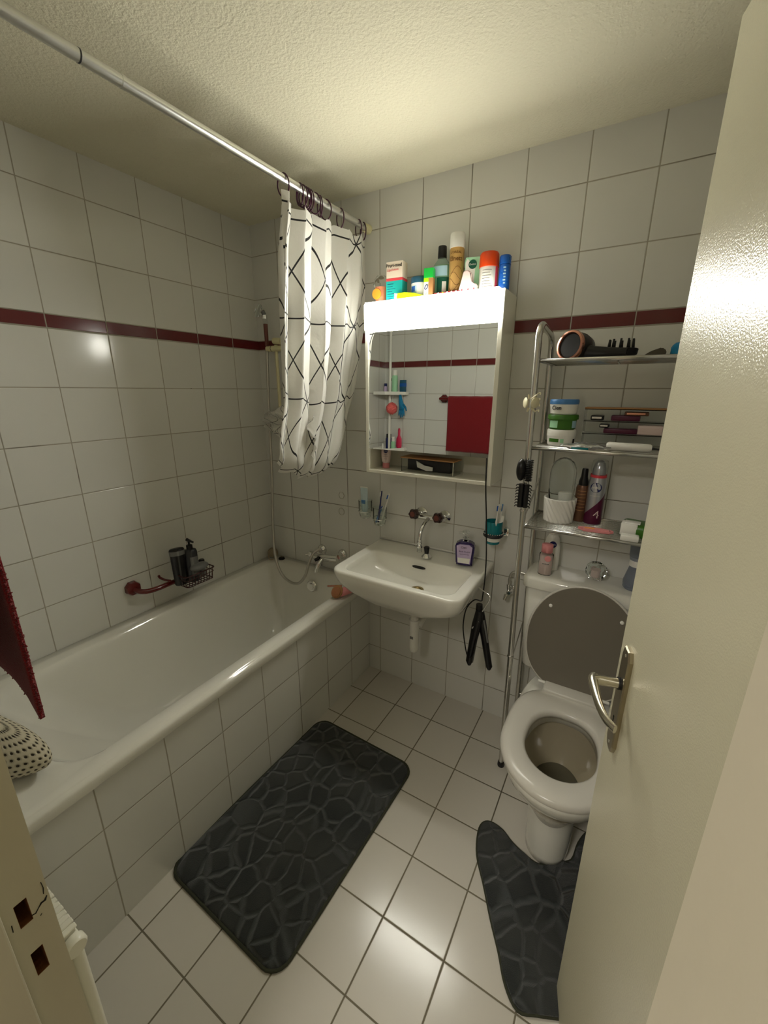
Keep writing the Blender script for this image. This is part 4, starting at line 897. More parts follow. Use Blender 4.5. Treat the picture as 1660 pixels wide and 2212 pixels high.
lathe_obj('heart_print','pink',t,[(0.012,0),(0.010,0.0008)],20,c=(0.006,-0.0206,0.072),mtx=along((0,-1,0))); text('MICELLAR',0.0055,'greyink',t,(0,-0.0208,0.05),bold=0.0003)
t=thing('crystal_dish','faceted clear crystal candle ball on the cistern','candle holder',(1.785,1.762,ZC))
bm=B(); bmesh.ops.create_icosphere(bm,subdivisions=2,radius=0.040)
for v in bm.verts: v.co*=(1+0.07*math.sin(v.co.x*260)*math.sin(v.co.y*240+1)); v.co.z=v.co.z*0.95+0.037
bmesh.ops.delete(bm,geom=[f for f in bm.faces if f.calc_center_median().z>0.066],context='FACES'); obj('crystal_ball',bm,'glass',t,smooth=False)
lathe_obj('candle','palepink',t,[(0.012,0.016),(0.013,0.018),(0.013,0.040)],18)
t=thing('smoky_vase','smoky blue-grey waisted glass bottle at the right of the cistern','vase',(1.912,1.75,ZC))
lathe_obj('vase_body','greyglass',t,[(0.030,0),(0.036,0.008),(0.037,0.03),(0.030,0.06),(0.024,0.085),(0.026,0.11),(0.030,0.13),(0.031,0.16),(0.029,0.172)],28)
bm=B(); band(bm,0.026,0.09,0.125,-1.4,0.6); obj('white_label',bm,'white',t)

# ---------------------------------------------------------------- over the basin
t=thing('glass_tumbler_holder','clear twin glass tumblers on the wall left of the taps','tumbler holder',(0.765,1.829,0.95))
LG,RG=Vector((-0.040,-0.055,-0.02)),Vector((0.045,-0.055,-0.045))
for nm,c_ in (('tumbler',LG),('tumbler',RG)):
    lathe_obj(nm,'glass',t,[(0.022,0),(0.026,0.003),(0.033,0.030),(0.0345,0.090),(0.0335,0.0905),(0.0325,0.088),(0.031,0.030),(0.022,0.010)],32,c=c_)
    bm=B(); tube(bm,[c_+Vector((0.0355*math.cos(a),0.0355*math.sin(a),0.035)) for a in [2*PI*k/28 for k in range(28)]],0.002,8,closed=True); obj('holder_ring',bm,'chrome',t)
    tube_obj('holder_arm','chrome',t,[c_+Vector((0,0.036,0.035)),c_+Vector((0,0.052,0.035))],0.004,8)
t=thing('toothpaste_tube','pale blue toothpaste tube standing in the left glass tumbler','tube',(0.722,1.773,0.943))
bm=B(); loft(bm,[ell(0,0,0.013,0.013,0.018),ell(0,0,0.019,0.015,0.03),ell(-0.002,0,0.020,0.010,0.09),ell(-0.004,0,0.022,0.0015,0.145)],cap0=True,cap1=True); M['paste']=mat('paste_tube',srgb(196,214,218),0.35); obj('tube_body',bm,'paste',t)
rbox_obj('blue_print','lidblue',t,-0.012,0.010,-0.0125,-0.0095,0.060,0.080,bev=0)
bm=B(); loft(bm,[ell(-0.004,0,0.0225,0.002,0.128),ell(-0.004,0,0.0225,0.002,0.1455)],cap0=True,cap1=True); obj('crimped_end',bm,'white',t)
lathe_obj('cap','white',t,[(0.012,0),(0.014,0.002),(0.013,0.018)],18)
def tbrush(label,loc,tilt,col,head='white'):
    t=thing('toothbrush',label,'toothbrush',loc,0,'toothbrushes over the washbasin')
    d=Vector(tilt).normalized(); L=0.165
    tube_obj('handle',col,t,[d*0,d*0.05,d*0.10,d*0.135],[0.0045,0.0055,0.0035,0.0025],10)
    tube_obj('head',head,t,[d*0.135,d*0.14,d*0.162,d*0.166],[(0.003,0.002),(0.0055,0.003),(0.0055,0.003),(0.003,0.002)],10)
    bm=B(); n_=Vector((-0.3,-1,0.2)); n_=(n_-d*n_.dot(d)).normalized()
    for k in range(5):
        p=d*(0.141+k*0.0045); tube(bm,[p,p+n_*0.010],0.0022,6)
    obj('bristles',bm,'blue' if head=='white' else 'white',t); return t
tbrush('white toothbrush with navy neck in the right glass tumbler',(0.800,1.775,0.918),(0.16,-0.05,1),'navy','navy')
tbrush('clear white toothbrush leaning right in the right glass tumbler',(0.815,1.778,0.918),(0.36,-0.10,1),'white')
tbrush('pale blue toothbrush lying low in the right glass tumbler',(0.790,1.768,0.916),(0.12,0.06,0.55),'lidblue').scale=(1,1,0.55)
t=thing('soap_dispenser','dark purple liquid soap bottle with clear pump on the washbasin','soap bottle',(1.272,1.735,0.812),math.radians(12))
bm=B(); P=[(-0.036,0.004),(-0.030,0),(0.030,0),(0.036,0.004),(0.042,0.094),(0.034,0.104),(0.012,0.110),(-0.012,0.110),(-0.034,0.104),(-0.042,0.094)]
prism(bm,P,0.044,'y',-0.022); bmesh.ops.bevel(bm,geom=[e for e in bm.edges],offset=0.006,segments=3,affect='EDGES'); obj('bottle_body',bm,'violet',t,auto=0.9)
P=[(-0.028,0.012),(0.026,0.010),(0.033,0.088),(0.02,0.098),(-0.02,0.098),(-0.035,0.090)]
bm=B(); prism(bm,P,0.0008,'y',-0.0227); obj('label',bm,'lilac',t,smooth=False)
bm=B(); prism(bm,[(-0.026,0.013),(0.022,0.011),(0.026,0.036),(-0.028,0.036)],0.0004,'y',-0.0232); obj('label_picture',bm,'white',t,smooth=False)
text('Cien',0.013,'ink',t,(-0.004,-0.0235,0.085)); text('Black Orchid',0.009,'violet',t,(0,-0.0235,0.066)); text('liquid hand soap',0.006,'violet',t,(0,-0.0235,0.054))
lathe_obj('pump_collar','glassy',t,[(0.013,0.110),(0.0135,0.124),(0.006,0.126)],20); lathe_obj('pump_head','glassy',t,[(0.004,0.126),(0.004,0.140),(0.014,0.142),(0.015,0.152),(0.011,0.156)],20)
tube_obj('pump_nozzle','glassy',t,[(0,0,0.149),(-0.030,-0.008,0.147)],[0.006,0.004],10)
t=thing('tumbler_bracket','chrome ring bracket with dark band right of the washbasin','tumbler holder',(1.384,1.829,0.965))
c_=Vector((0,-0.075,0)); 
bm=B(); lathe(bm,[(0.038,-0.008),(0.042,-0.004),(0.042,0.006),(0.038,0.008),(0.036,0.0)],32,c=c_,cap0=False,cap1=False); obj('ring',bm,'charcoal',t)
bm=B()
for k in range(28): a=2*PI*k/28; bmesh.ops.create_icosphere(bm,subdivisions=1,radius=0.0028,matrix=Matrix.Translation(c_+Vector((0.0415*math.cos(a),0.0415*math.sin(a),0.0105))))
obj('beads',bm,'chrome',t); rbox_obj('wall_block','chrome',t,0.030,0.052,-0.022,-0.001,-0.017,0.017,bev=0.003); tube_obj('arm','charcoal',t,[(0.038,-0.012,0),(0.026,-0.048,0)],0.005,8)
t=thing('teal_toothbrush_cup','teal plastic cup in the ring bracket right of the washbasin','cup',(1.384,1.754,0.925))
lathe_obj('cup_body','tealcup',t,[(0.024,0),(0.028,0.003),(0.030,0.03),(0.0345,0.038),(0.036,0.096),(0.0345,0.100),(0.033,0.092),(0.028,0.012)],32)
lathe_obj('white_band','white',t,[(0.0295,0.014),(0.0306,0.030)],32,cap0=False,cap1=False)
tbrush('white toothbrush with blue dot standing in the teal cup',(1.392,1.735,0.945),(0.10,-0.12,1),'white')
tbrush('toothbrush with blue and white head in the teal cup',(1.395,1.758,0.935),(0.10,0.02,1),'white','lidblue')
t=thing('small_toothpaste','small white and red tube standing behind the toothbrushes in the cup','tube',(1.402,1.762,0.94)); bm=B(); loft(bm,[ell(0,0,0.008,0.008,0),ell(0.002,0,0.011,0.006,0.03),ell(0.008,0,0.012,0.0015,0.11)],cap0=True,cap1=True); obj('tube_body',bm,'white',t); rbox_obj('red_band','coral',t,0.004,0.014,-0.0065,-0.0055,0.03,0.07,bev=0)

# flat iron hanging by its cable
t=thing('hair_straightener','black hair straightener hanging open under the washbasin edge','hair straightener',(1.393,1.600,0.722))
ox,oy,oz=(1.393,1.600,0.722)
def rel(p): return (p[0]-ox,p[1]-oy,p[2]-oz)
a0=rel((1.392,1.600,0.711)); 
tube_obj('hinge','black',t,[a0,rel((1.395,1.600,0.659))],[0.013,0.017],14)
A=[rel((1.398,1.592,0.689)),rel((1.389,1.592,0.618)),rel((1.376,1.592,0.514)),rel((1.368,1.592,0.436)),rel((1.370,1.592,0.418))]
tube_obj('left_arm','black',t,A,[(0.016,0.014),(0.020,0.014),(0.0155,0.012),(0.0145,0.012),(0.007,0.007)],16,flat=(0,1,0))
Bp=[rel((1.396,1.606,0.682)),rel((1.410,1.606,0.617)),rel((1.430,1.606,0.525)),rel((1.451,1.606,0.431)),rel((1.452,1.606,0.417))]
tube_obj('right_arm','black',t,Bp,[(0.015,0.014),(0.017,0.013),(0.0145,0.012),(0.014,0.012),(0.007,0.007)],16,flat=(0,1,0))
tube_obj('heating_plate','greycap',t,[rel((1.394,1.600,0.589)),rel((1.378,1.600,0.430))],[(0.006,0.006)]*2,8); tube_obj('hinge_clip','chrome',t,[rel((1.400,1.582,0.644)),rel((1.375,1.582,0.604))],0.003,8)
tube_obj('heating_plate','greycap',t,[rel((1.417,1.594,0.647)),rel((1.440,1.594,0.551))],[(0.004,0.004)]*2,8)
cp=[(1.356,1.655,1.310),(1.367,1.652,1.192),(1.381,1.645,1.064),(1.395,1.635,0.913),(1.402,1.615,0.822),(1.401,1.605,0.743),(1.398,1.600,0.728),(1.370,1.598,0.725),(1.340,1.595,0.677),(1.332,1.592,0.600),(1.342,1.592,0.525),(1.363,1.585,0.461),(1.386,1.580,0.480),(1.396,1.582,0.560),(1.404,1.585,0.637)]
cp=[rel(p) for p in cp]; cp[0]=(cp[0][0],cp[0][1]+0.02,cp[0][2]+0.0)
tube_obj('power_cable','braid',t,smooth_path(cp,7),0.0027,8)
t=thing('towel_hook','bent chrome wire hook under the right washbasin corner','hook',(1.37,1.70,0.765))
tube_obj('wire','chrome',t,smooth_path([(0.0,0.0,0.0),(0.0,-0.06,0.004),(0.035,-0.095,0.006),(0.066,-0.115,0.0),(0.06,-0.115,-0.03),(0.038,-0.112,-0.078),(0.030,-0.108,-0.084)],5),0.0032,10)

# ---------------------------------------------------------------- tub rail, basket, toiletries on the left wall
t=thing('grab_rail','maroon curved grab rail on the left wall over the tub','grab rail',(0,1.08,0.70))
for y in (-0.115,0.185):
    bm=B(); lathe(bm,[(0.033,0),(0.034,0.010),(0.030,0.022),(0.018,0.026)],8,c=(0.001,y,0.0),mtx=along((1,0,0))@Matrix.Rotation(PI/8,3,'Z')); obj('rosette',bm,'maroon',t,auto=0.4)
tube_obj('rail','maroon',t,smooth_path([(0.02,-0.115,-0.004),(0.045,-0.105,-0.012),(0.058,-0.075,-0.020),(0.064,-0.03,-0.022),(0.064,0.03,-0.022),(0.064,0.10,-0.022),(0.060,0.150,-0.020),(0.045,0.178,-0.012),(0.02,0.185,-0.004)],6),0.0115,14)
tube_obj('hook','maroon',t,smooth_path([(0.06,0.03,-0.012),(0.035,0.02,-0.01),(0.022,0.005,0.004),(0.022,0.0,0.016)],5),0.0055,10)
t=thing('soap_basket','dark red wire basket hanging on the maroon rail','basket',(0.128,1.192,0.672))
bm=B()
def rr(z,s): return [(p[0],p[1],z) for p in rrect(-0.050*s,0.050*s,-0.078*s,0.078*s,0.014,4)]
for z,s in ((0.055,1.0),(0.035,0.96),(0.0,0.88)): tube(bm,rr(z,s),0.0028 if z>0.05 else 0.0018,6,closed=True)
for k in range(9):
    y=-0.062+k*0.0155; tube(bm,[(-0.050,y,0.055),(-0.044,y,0.0),(0.044,y,0.0),(0.050,y,0.055)],0.0017,6)
for k in range(4):
    x=-0.03+k*0.02; tube(bm,[(x,-0.078,0.055),(x,-0.068,0.0),(x,0.068,0.0),(x,0.078,0.055)],0.0017,6)
obj('wires',bm,'maroon_dark',t)
BG='toiletries in the wire basket'
ZB=0.675
t=thing('shampoo_bottle','black flat bottle with grey band at the back of the basket','bottle',(0.112,1.130,ZB),math.radians(70),BG)
bm=B(); loft(bm,[ell(0,0,0.024,0.016,0),ell(0,0,0.027,0.018,0.004),ell(0,0,0.032,0.018,0.15),ell(0,0,0.033,0.018,0.172),ell(0,0,0.030,0.016,0.178)],cap0=True,cap1=True); obj('bottle_body',bm,'black',t)
bm=B(); loft(bm,[ell(0,0,0.0328,0.0186,0.148),ell(0,0,0.0336,0.0186,0.170)],); obj('grey_band',bm,'greycap',t)
t=thing('pump_bottle','charcoal pump bottle with printed grey label in the basket','bottle',(0.124,1.187,ZB),math.radians(62),BG)
bm=B(); loft(bm,[ell(0,0,0.027,0.019,0),ell(0,0,0.030,0.021,0.004),ell(0,0,0.030,0.021,0.145),ell(0,0,0.026,0.018,0.158),ell(0,0,0.014,0.012,0.162)],cap0=True,cap1=True); obj('bottle_body',bm,'charcoal',t)
bm=B(); loft(bm,[ell(0.004,-0.003,0.0262,0.0190,0.03),ell(0.004,-0.003,0.0262,0.0190,0.125)]); obj('label',bm,'greycap',t)
lathe_obj('pump_collar','black',t,[(0.014,0.160),(0.014,0.180),(0.006,0.183)],18); tube_obj('pump_spout','black',t,[(0,0,0.18),(0,0,0.203),(-0.006,0.006,0.206),(0.016,-0.024,0.198)],[0.005,0.006,0.008,0.004],10)
t=thing('black_cap_bottle','small dark bottle with black cap beside the grey soap case','bottle',(0.115,1.245,ZB),0,BG)
lathe_obj('bottle_body','greycap',t,[(0.014,0),(0.015,0.002),(0.015,0.062)],18); lathe_obj('cap','black',t,[(0.0135,0.062),(0.0135,0.082),(0.011,0.085)],18)
t=thing('soap_case','oval grey soap case lying at the front of the basket','soap case',(0.150,1.206,0.728),math.radians(0))
bm=B(); bmesh.ops.create_uvsphere(bm,u_segments=32,v_segments=16,radius=1)
for v in bm.verts: v.co=Vector((v.co.x*0.030,v.co.y*0.046,v.co.z*0.018+0.018))
obj('case_body',bm,'greycap',t)
# tub corner: pumice and chain
t=thing('pumice_stone','round brown pumice with rope on the far tub corner','pumice stone',(0.045,1.772,0.5605))
lathe_obj('stone','pumice',t,[(0.010,-0.018),(0.026,-0.014),(0.032,0.0),(0.026,0.014),(0.010,0.018)],28,c=(0,0,0.036),mtx=along((0.5,-0.8,0.15)))
tube_obj('rope','rope',t,smooth_path([(-0.02,-0.012,0.050),(-0.01,-0.028,0.020),(0.010,-0.034,0.004),(0.032,-0.018,0.012),(0.036,-0.012,0.03)],5),0.0018,6)
t=thing('tub_plug','dark rubber bath plug lying on the far tub rim','plug',(0.100,1.788,0.5605)); lathe_obj('rubber_disc','blackm',t,[(0.018,0),(0.020,0.003),(0.016,0.010)],22); bm=B(); tube(bm,[(0.005*math.cos(a),0,0.013+0.005*math.sin(a)) for a in [2*PI*k/12 for k in range(12)]],0.0012,6,closed=True); obj('pull_ring',bm,'brass',t)
# foot brush on front rim under the basin
t=thing('foot_brush','wooden foot brush with pink pumice on the front tub rim below the washbasin','brush',(0.690,1.600,0.562),math.radians(-20))
lathe_obj('wooden_disc','wood',t,[(0.020,-0.004),(0.028,-0.002),(0.028,0.006),(0.024,0.009)],24,c=(0.006,-0.028,0.030),mtx=along((0.45,-0.85,0.35)),sy=1.25)
lathe_obj('brown_bristles','sponge',t,[(0.022,0.008),(0.022,0.018),(0.018,0.020)],24,c=(0.006,-0.028,0.030),mtx=along((0.45,-0.85,0.35)),sy=1.25)
bm=B(); loft(bm,[[(0.010+0.03*q,-0.01+0.10*q,0.026+0.020*math.sin(a)*(1-0.3*q))if False else (0.012+0.026*math.cos(a)*(1-0.35*q)+0.01*q,-0.015+0.11*q,0.024+0.022*math.sin(a)*(1-0.35*q)) for a in [2*PI*k/16 for k in range(16)]] for q in (0,0.15,0.5,0.85,1)],cap0=True,cap1=True); obj('pink_body',bm,'pink',t)
tube_obj('handle','rosegold',t,[(0.012,-0.005,0.056),(-0.02,-0.030,0.052),(-0.045,-0.052,0.048)],[0.006,0.005,0.005],10)

# crochet bag at the near tub end
bm=B(); nu,nv=40,22; grid=[]
for j_ in range(nv+1):
    row=[]
    for i in range(nu):
        a=2*PI*i/nu; ph=-PI/2+PI*j_/nv; cx_=math.cos(ph)
        x=0.195*cx_*math.cos(a)*(1+0.08*math.sin(3*a)); y=0.062*cx_*math.sin(a); z=0.062*math.sin(ph)*(1+0.5*max(0,-math.cos(a)))+0.062
        z+=0.012*math.sin(2*a+1)*cx_; y+=0.05*(z-0.06)
        row.append(bm.verts.new((x,y,max(0.0,z))))
    grid.append(row)
uvl=bm.loops.layers.uv.new('cloth')
for j_ in range(nv):
    for i in range(nu):
        try: f=bm.faces.new((grid[j_][i],grid[j_][(i+1)%nu],grid[j_+1][(i+1)%nu],grid[j_+1][i]))
        except ValueError: continue
        for l,(a_,b_) in zip(f.loops,((i,j_),(i+1,j_),(i+1,j_+1),(i,j_+1))): l[uvl].uv=(a_/nu,b_/nv)
bmesh.ops.remove_doubles(bm,verts=bm.verts[:],dist=1e-4)
o=obj('crochet_bag',bm,'crochet'); o.location=(0.432,0.335,0.556); o.rotation_euler=(0,math.radians(6),math.radians(12)); tag(o,'off-white crochet bag lying on the near end of the tub','bag')

# ---------------------------------------------------------------- curtain rod, rings, curtain
RX,RZ=0.721,2.213
t=thing('curtain_rod','white metal shower curtain rod running below the ceiling','curtain rod',(RX,1.0,RZ))
tube_obj('rod','alu',t,[(0,-0.85,0),(0,0.826,0)],0.0125,18); tube_obj('rod_sleeve','alu',t,[(0,-0.20,0),(0,-0.19,0)],0.0135,18)
lathe_obj('end_cap','cream',t,[(0.019,0),(0.0185,0.010),(0.0165,0.020)],20,c=(0,0.829,0),mtx=along((0,-1,0)))
tube_obj('joint_band','charcoal',t,[(0,-0.285,0),(0,-0.282,0)],0.0132,18)
tube_obj('wall_socket_arm','cream',t,[(0,0.795,0),(0,0.828,0)],0.0165,16)
RG_='curtain rings threaded on the rod'
proto=None
ring_y=[1.312,1.392,1.405,1.418,1.430,1.444,1.472,1.500,1.535,1.625,1.752,1.787]
for k,y in enumerate(ring_y):
    if proto is None:
        bm=B(); tube(bm,[(0.021*math.cos(a),0.0,-0.014+0.033*math.sin(a)) for a in [2*PI*q/28 for q in range(28)]],0.0023,8,closed=True); proto=obj('curtain_ring',bm,'purple'); o=proto
    else: o=proto.copy(); C.objects.link(o)
    o.location=(RX,y,RZ-0.004); o.rotation_euler=(0,0,random.uniform(-0.5,0.5) if k not in (0,) else 0.25)
    lab={0:'dark plum curtain ring furthest from the wall',9:'plum curtain ring alone right of the cluster',10:'plum curtain ring second from the wall',11:'plum curtain ring nearest the wall',8:'plum curtain ring just right of the bunched cluster',7:'plum curtain ring second right of the bunch'}.get(k,'dark purple curtain ring bunched in the tight cluster on the rod')
    tag(o,lab,'curtain ring',RG_)
# curtain sheet: pleats along s, drop along t
cu=thing('shower_curtain','white shower curtain with black geometric lines gathered near the wall','shower curtain',(RX,1.55,2.18))
def interp(tab,t):
    for (a,va),(b,vb) in zip(tab,tab[1:]):
        if t<=b: 
            q=(t-a)/(b-a); q=q*q*(3-2*q)*0.5+q*0.5; return va+(vb-va)*q
    return tab[-1][1]
LX=[(0,0.721),(0.15,0.676),(0.4,0.604),(0.7,0.590),(0.9,0.588),(1,0.590)]
LY=[(0,1.285),(0.15,1.308),(0.4,1.370),(0.7,1.372),(0.9,1.330),(1,1.338)]
RXT=[(0,0.721),(0.2,0.720),(0.35,0.715),(0.6,0.690),(0.8,0.672),(0.95,0.665),(1,0.665)]
RYT=[(0,1.816),(0.2,1.812),(0.35,1.800),(0.6,1.765),(0.8,1.704),(0.95,1.664),(1,1.640)]
ns,nt_=260,90
def cpt(s,t):
    p0=Vector((interp(LX,t),interp(LY,t))); p1=Vector((interp(RXT,t),interp(RYT,t)))
    d=(p1-p0); n=Vector((d.y,-d.x)).normalized()      # towards the room
    big=1.0-0.85*max(0,min(1,(s-0.66)/0.07))           # last panel hangs nearly flat
    am=0.034*(1+0.38*math.sin(2*PI*1.7*s+0.8))*(0.65+0.35*math.sin(PI*min(1,t*1.1+0.1)))*big
    w=2*PI*(4.9*s+0.16*math.sin(6.5*s+1.8*t)+0.05*math.sin(15*s))
    o=am*(math.sin(w)+0.30*math.sin(2*w+1.0+t))+0.004*math.sin(23*s+6*t)+0.016*(1-big)*math.sin(PI*(s-0.7)/0.3*1.2)
    k=s+0.020*math.sin(2*w+0.5)*(1-0.2*t)*big
    p=p0+d*k+n*o
    ztop=2.158+0.018*s-0.016*abs(math.sin(8*PI*s+0.2))+(0.02 if s<0.03 else 0)
    zbot=1.235-0.085*math.sin(PI*min(1,s*0.85+0.04))+0.012*math.sin(w)
    z=ztop+(zbot-ztop)*t
    x,y=p
    if t>0.90:
        q=(t-0.90)/0.10; x-=0.045*q*q*n.x; y-=0.045*q*q*n.y; z+=0.022*q*q
    return Vector((x-RX,min(y,1.822)-1.55,z-2.18))
bm=B(); uvl=bm.loops.layers.uv.new('cloth'); G=[]
for j_ in range(nt_+1): G.append([bm.verts.new(cpt(i/ns,j_/nt_)) for i in range(ns+1)])
arc=[0]; UO=0.0
for i in range(ns): arc.append(arc[-1]+(cpt((i+1)/ns,0.5)-cpt(i/ns,0.5)).length)
UO=-arc[int(0.82*ns)]
for j_ in range(nt_):
    for i in range(ns):
        f=bm.faces.new((G[j_][i],G[j_+1][i],G[j_+1][i+1],G[j_][i+1]))
        for l,(a_,b_) in zip(f.loops,((i,j_),(i,j_+1),(i+1,j_+1),(i+1,j_))): l[uvl].uv=(arc[a_]*1.0+UO,-b_/nt_*0.97+0.945)
obj('curtain_sheet',bm,'curtain',cu)
# the swag tucked behind the riser
bm=B(); uvl=bm.loops.layers.uv.new('cloth'); G=[]
n1,n2=40,40
def spt(s,t):
    # s from riser corner (0) to main bunch (1), t top to bottom
    x=-0.655+0.60*s; y=1.775-1.55-0.30*s**1.3
    z0=1.46+0.30*s*0.2; z1=1.31+0.02*s
    sag=0.5+0.5*math.cos(PI*min(1,abs(s-0.02)*1.2))
    w=0.02+0.075*math.sin(PI*min(1,max(0,0.12+s)))**0.5
    zc=1.385-0.03*s; z=zc+(0.5-t)*2*(0.035+0.060*min(1,s*3.2))
    x+=0.012*math.sin(13*t+9*s)+0.006*math.sin(31*t*s+4); y+=0.016*math.sin(11*t-12*s)+0.007*math.sin(29*s+8*t)
    return Vector((x,min(y,1.812-1.55),z-2.18+0.006*math.sin(25*s)))
for j_ in range(n2+1): G.append([bm.verts.new(spt(i/n1,j_/n2)) for i in range(n1+1)])
for j_ in range(n2):
    for i in range(n1):
        f=bm.faces.new((G[j_][i],G[j_+1][i],G[j_+1][i+1],G[j_][i+1]))
        for l,(a_,b_) in zip(f.loops,((i,j_),(i,j_+1),(i+1,j_+1),(i+1,j_))): l[uvl].uv=(a_/n1*0.9+0.3,-b_/n2*0.6)
obj('tucked_hem',bm,'curtain',cu)['label']='crumpled end of the curtain tucked behind the riser'

# ---------------------------------------------------------------- mats
def mat_obj(name,label,outline,cx,cy,rz,th=0.014):
    t=thing(name,label,'bath mat',(cx,cy,0),rz,None)
    n=len(outline); ctr=(sum(p[0] for p in outline)/n,sum(p[1] for p in outline)/n)
    ins=lambda k:[(ctr[0]+(p[0]-ctr[0])*k,ctr[1]+(p[1]-ctr[1])*k) for p in outline]
    bm=B(); L=[[(p[0],p[1],0.002) for p in ins(0.985)],[(p[0],p[1],th*0.75) for p in ins(0.975)],[(p[0],p[1],th) for p in ins(0.955)]]
    loft(bm,L,cap0=True,cap1=True); obj('plush_top',bm,'plush',t,auto=1.2)
    bm=B(); tube(bm,[(p[0],p[1],0.005) for p in ins(0.992)],(0.0048),8,closed=True); obj('hem',bm,'hem',t); return t
o1=[(p[0],p[1]) for p in rrect(-0.257,0.257,-0.395,0.395,(0.055,)*4,6)]
mat_obj('bath_mat','large rectangular charcoal cobble-pattern bath mat on the floor beside the tub',o1,0.966,0.968,math.radians(-1.6))
pts=[(1.578,1.157,0.000),(1.558,1.226,0.000),(1.559,1.272,0.000),(1.584,1.293,0.000),(1.629,1.287,0.000),(1.668,1.263,0.000),(1.713,1.245,0.000),(1.768,1.236,0.000),(1.822,1.275,0.000),(1.862,1.31,0),(1.875,1.38,0),(1.90,1.44,0),(1.935,1.455,0),(1.975,1.43,0),(2.045,1.33,0),(2.115,1.20,0),(2.118,1.05,0),(2.11,1.015,0),(2.00,0.950,0),(1.890,0.894,0.000),(1.833,0.867,-0.000),(1.788,0.850,0.000),(1.748,0.882,-0.000),(1.714,0.940,0.000),(1.670,1.007,0.000),(1.623,1.086,0.000)]
sp_=smooth_path([(p[0]-1.8,p[1]-1.1,0) for p in pts],4,closed=True)
t=thing('toilet_mat','charcoal cobble-pattern toilet mat cut round the pedestal foot','bath mat',(1.8,1.1,0))
bm=B(); vs=[bm.verts.new((p.x,p.y,0.002)) for p in sp_]; f=bm.faces.new(vs); r=bmesh.ops.extrude_face_region(bm,geom=[f]); ev=[v for v in r['geom'] if isinstance(v,bmesh.types.BMVert)]
for v in ev: v.co.z=0.012
bmesh.ops.bevel(bm,geom=[e for e in bm.edges if all(v.co.z>0.01 for v in e.verts)],offset=0.004,segments=2,affect='EDGES'); bmesh.ops.triangulate(bm,faces=[f for f in bm.faces if len(f.verts)>8]); obj('plush_top',bm,'plush',t,auto=1.2)
bm=B(); tube(bm,[(p.x,p.y,0.0045) for p in sp_],0.0042,8,closed=True); obj('hem',bm,'hem',t)

# ---------------------------------------------------------------- front wall: towel rail, towel, radiator, corner caddy
t=thing('towel_rail','maroon towel rail on the front wall, seen in the mirror','towel rail',(0.9,YF,1.52))
for x in (-0.36,0.33):
    bm=B(); lathe(bm,[(0.032,0),(0.033,0.012),(0.026,0.024)],8,c=(x,0.001,0),mtx=along((0,1,0))@Matrix.Rotation(PI/8,3,'Z')); obj('rosette',bm,'maroon',t,auto=0.4); tube_obj('rail_arm','maroon',t,[(x,0.02,0),(x,0.088,0)],0.011,12)
tube_obj('bar','maroon',t,[(-0.362,0.090,0),(0.332,0.090,0)],0.011,14)
tw=thing('red_towel','dark red terry towel hanging on the maroon rail','towel',(0.905,YF+0.090,1.52))
bm=B(); nx,nz_=70,60; G=[]
def tpt(s,q):
    # q 0: back bottom .. 0.42 rail top .. 1 front bottom
    x=-0.29+0.58*s
    if q<0.40: y=-0.020-0.006*math.sin(9*s); z=0.0-0.34*(1-q/0.40)
    elif q<0.5: a=PI*(q-0.40)/0.10; y=-0.017*math.cos(a); z=0.017*math.sin(a)
    else:
        k=(q-0.5)/0.5; y=0.018+0.010*k+0.007*math.sin(8*s+2*k)*k; z=-0.385*k-0.018*k*(s>0.93)*((s-0.93)*14)
    x+=0.012*math.sin(5*q)*(s-0.5)
    return (x,y,z+0.0025*math.sin(40*s)*0.3)
for j_ in range(nz_+1): G.append([bm.verts.new(tpt(i/nx,j_/nz_)) for i in range(nx+1)])
for j_ in range(nz_):
    for i in range(nx): bm.faces.new((G[j_][i],G[j_+1][i],G[j_+1][i+1],G[j_][i+1]))
o=obj('terry_cloth',bm,'towel',tw); md=o.modifiers.new('thick','SOLIDIFY'); md.thickness=0.006; md.offset=0
bm=B()
for k in range(90):
    q=0.5+0.5*k/90; p=Vector(tpt(1.0,q)); tube(bm,[p,p+Vector((0.0035+random.uniform(0,0.0015),random.uniform(-0.003,0.003),random.uniform(-0.003,0.003)))],[0.0018,0.0007],5)
for k in range(90):
    p=Vector(tpt(k/90,1.0)); tube(bm,[p,p+Vector((random.uniform(-0.002,0.002),random.uniform(-0.003,0.003),-0.004-random.uniform(0,0.002)))],[0.0018,0.0007],5)
f_=obj('terry_fringe',bm,'towel',tw); f_['kind']='stuff'
t=thing('radiator','white panel radiator with ribbed top grille beside the door frame','radiator',(1.02,YF,0))
bm=B(); box(bm,-0.22,0.225,0.060,0.076,0.16,0.800,bev=0.005,seg=3); box(bm,-0.22,0.225,0.016,0.028,0.16,0.800,bev=0.004,seg=2); obj('panels',bm,'whitepaint',t,auto=0.6)
bm=B(); box(bm,-0.22,0.218,0.014,0.074,0.798,0.806,bev=0.002)
for k in range(44): box(bm,-0.217+k*0.0099,-0.2078+k*0.0099,0.013,0.0765,0.804,0.8068+0.0014*(k%3==0),bev=0.0012,seg=1)
obj('top_grille',bm,'whitepaint',t,auto=0.6)
lathe_obj('end_plug','whitepaint',t,[(0.014,0),(0.0145,0.010),(0.012,0.014)],20,c=(0.222,0.066,0.790),mtx=along((1,0,0))); rbox_obj('end_strip','frame',t,0.2185,0.2225,0.022,0.066,0.16,0.785,bev=0)
for x in (-0.18,0.18): tube_obj('wall_bracket','whitepaint',t,[(x,0.0005,0.30),(x,0.02,0.30)],0.008,8)
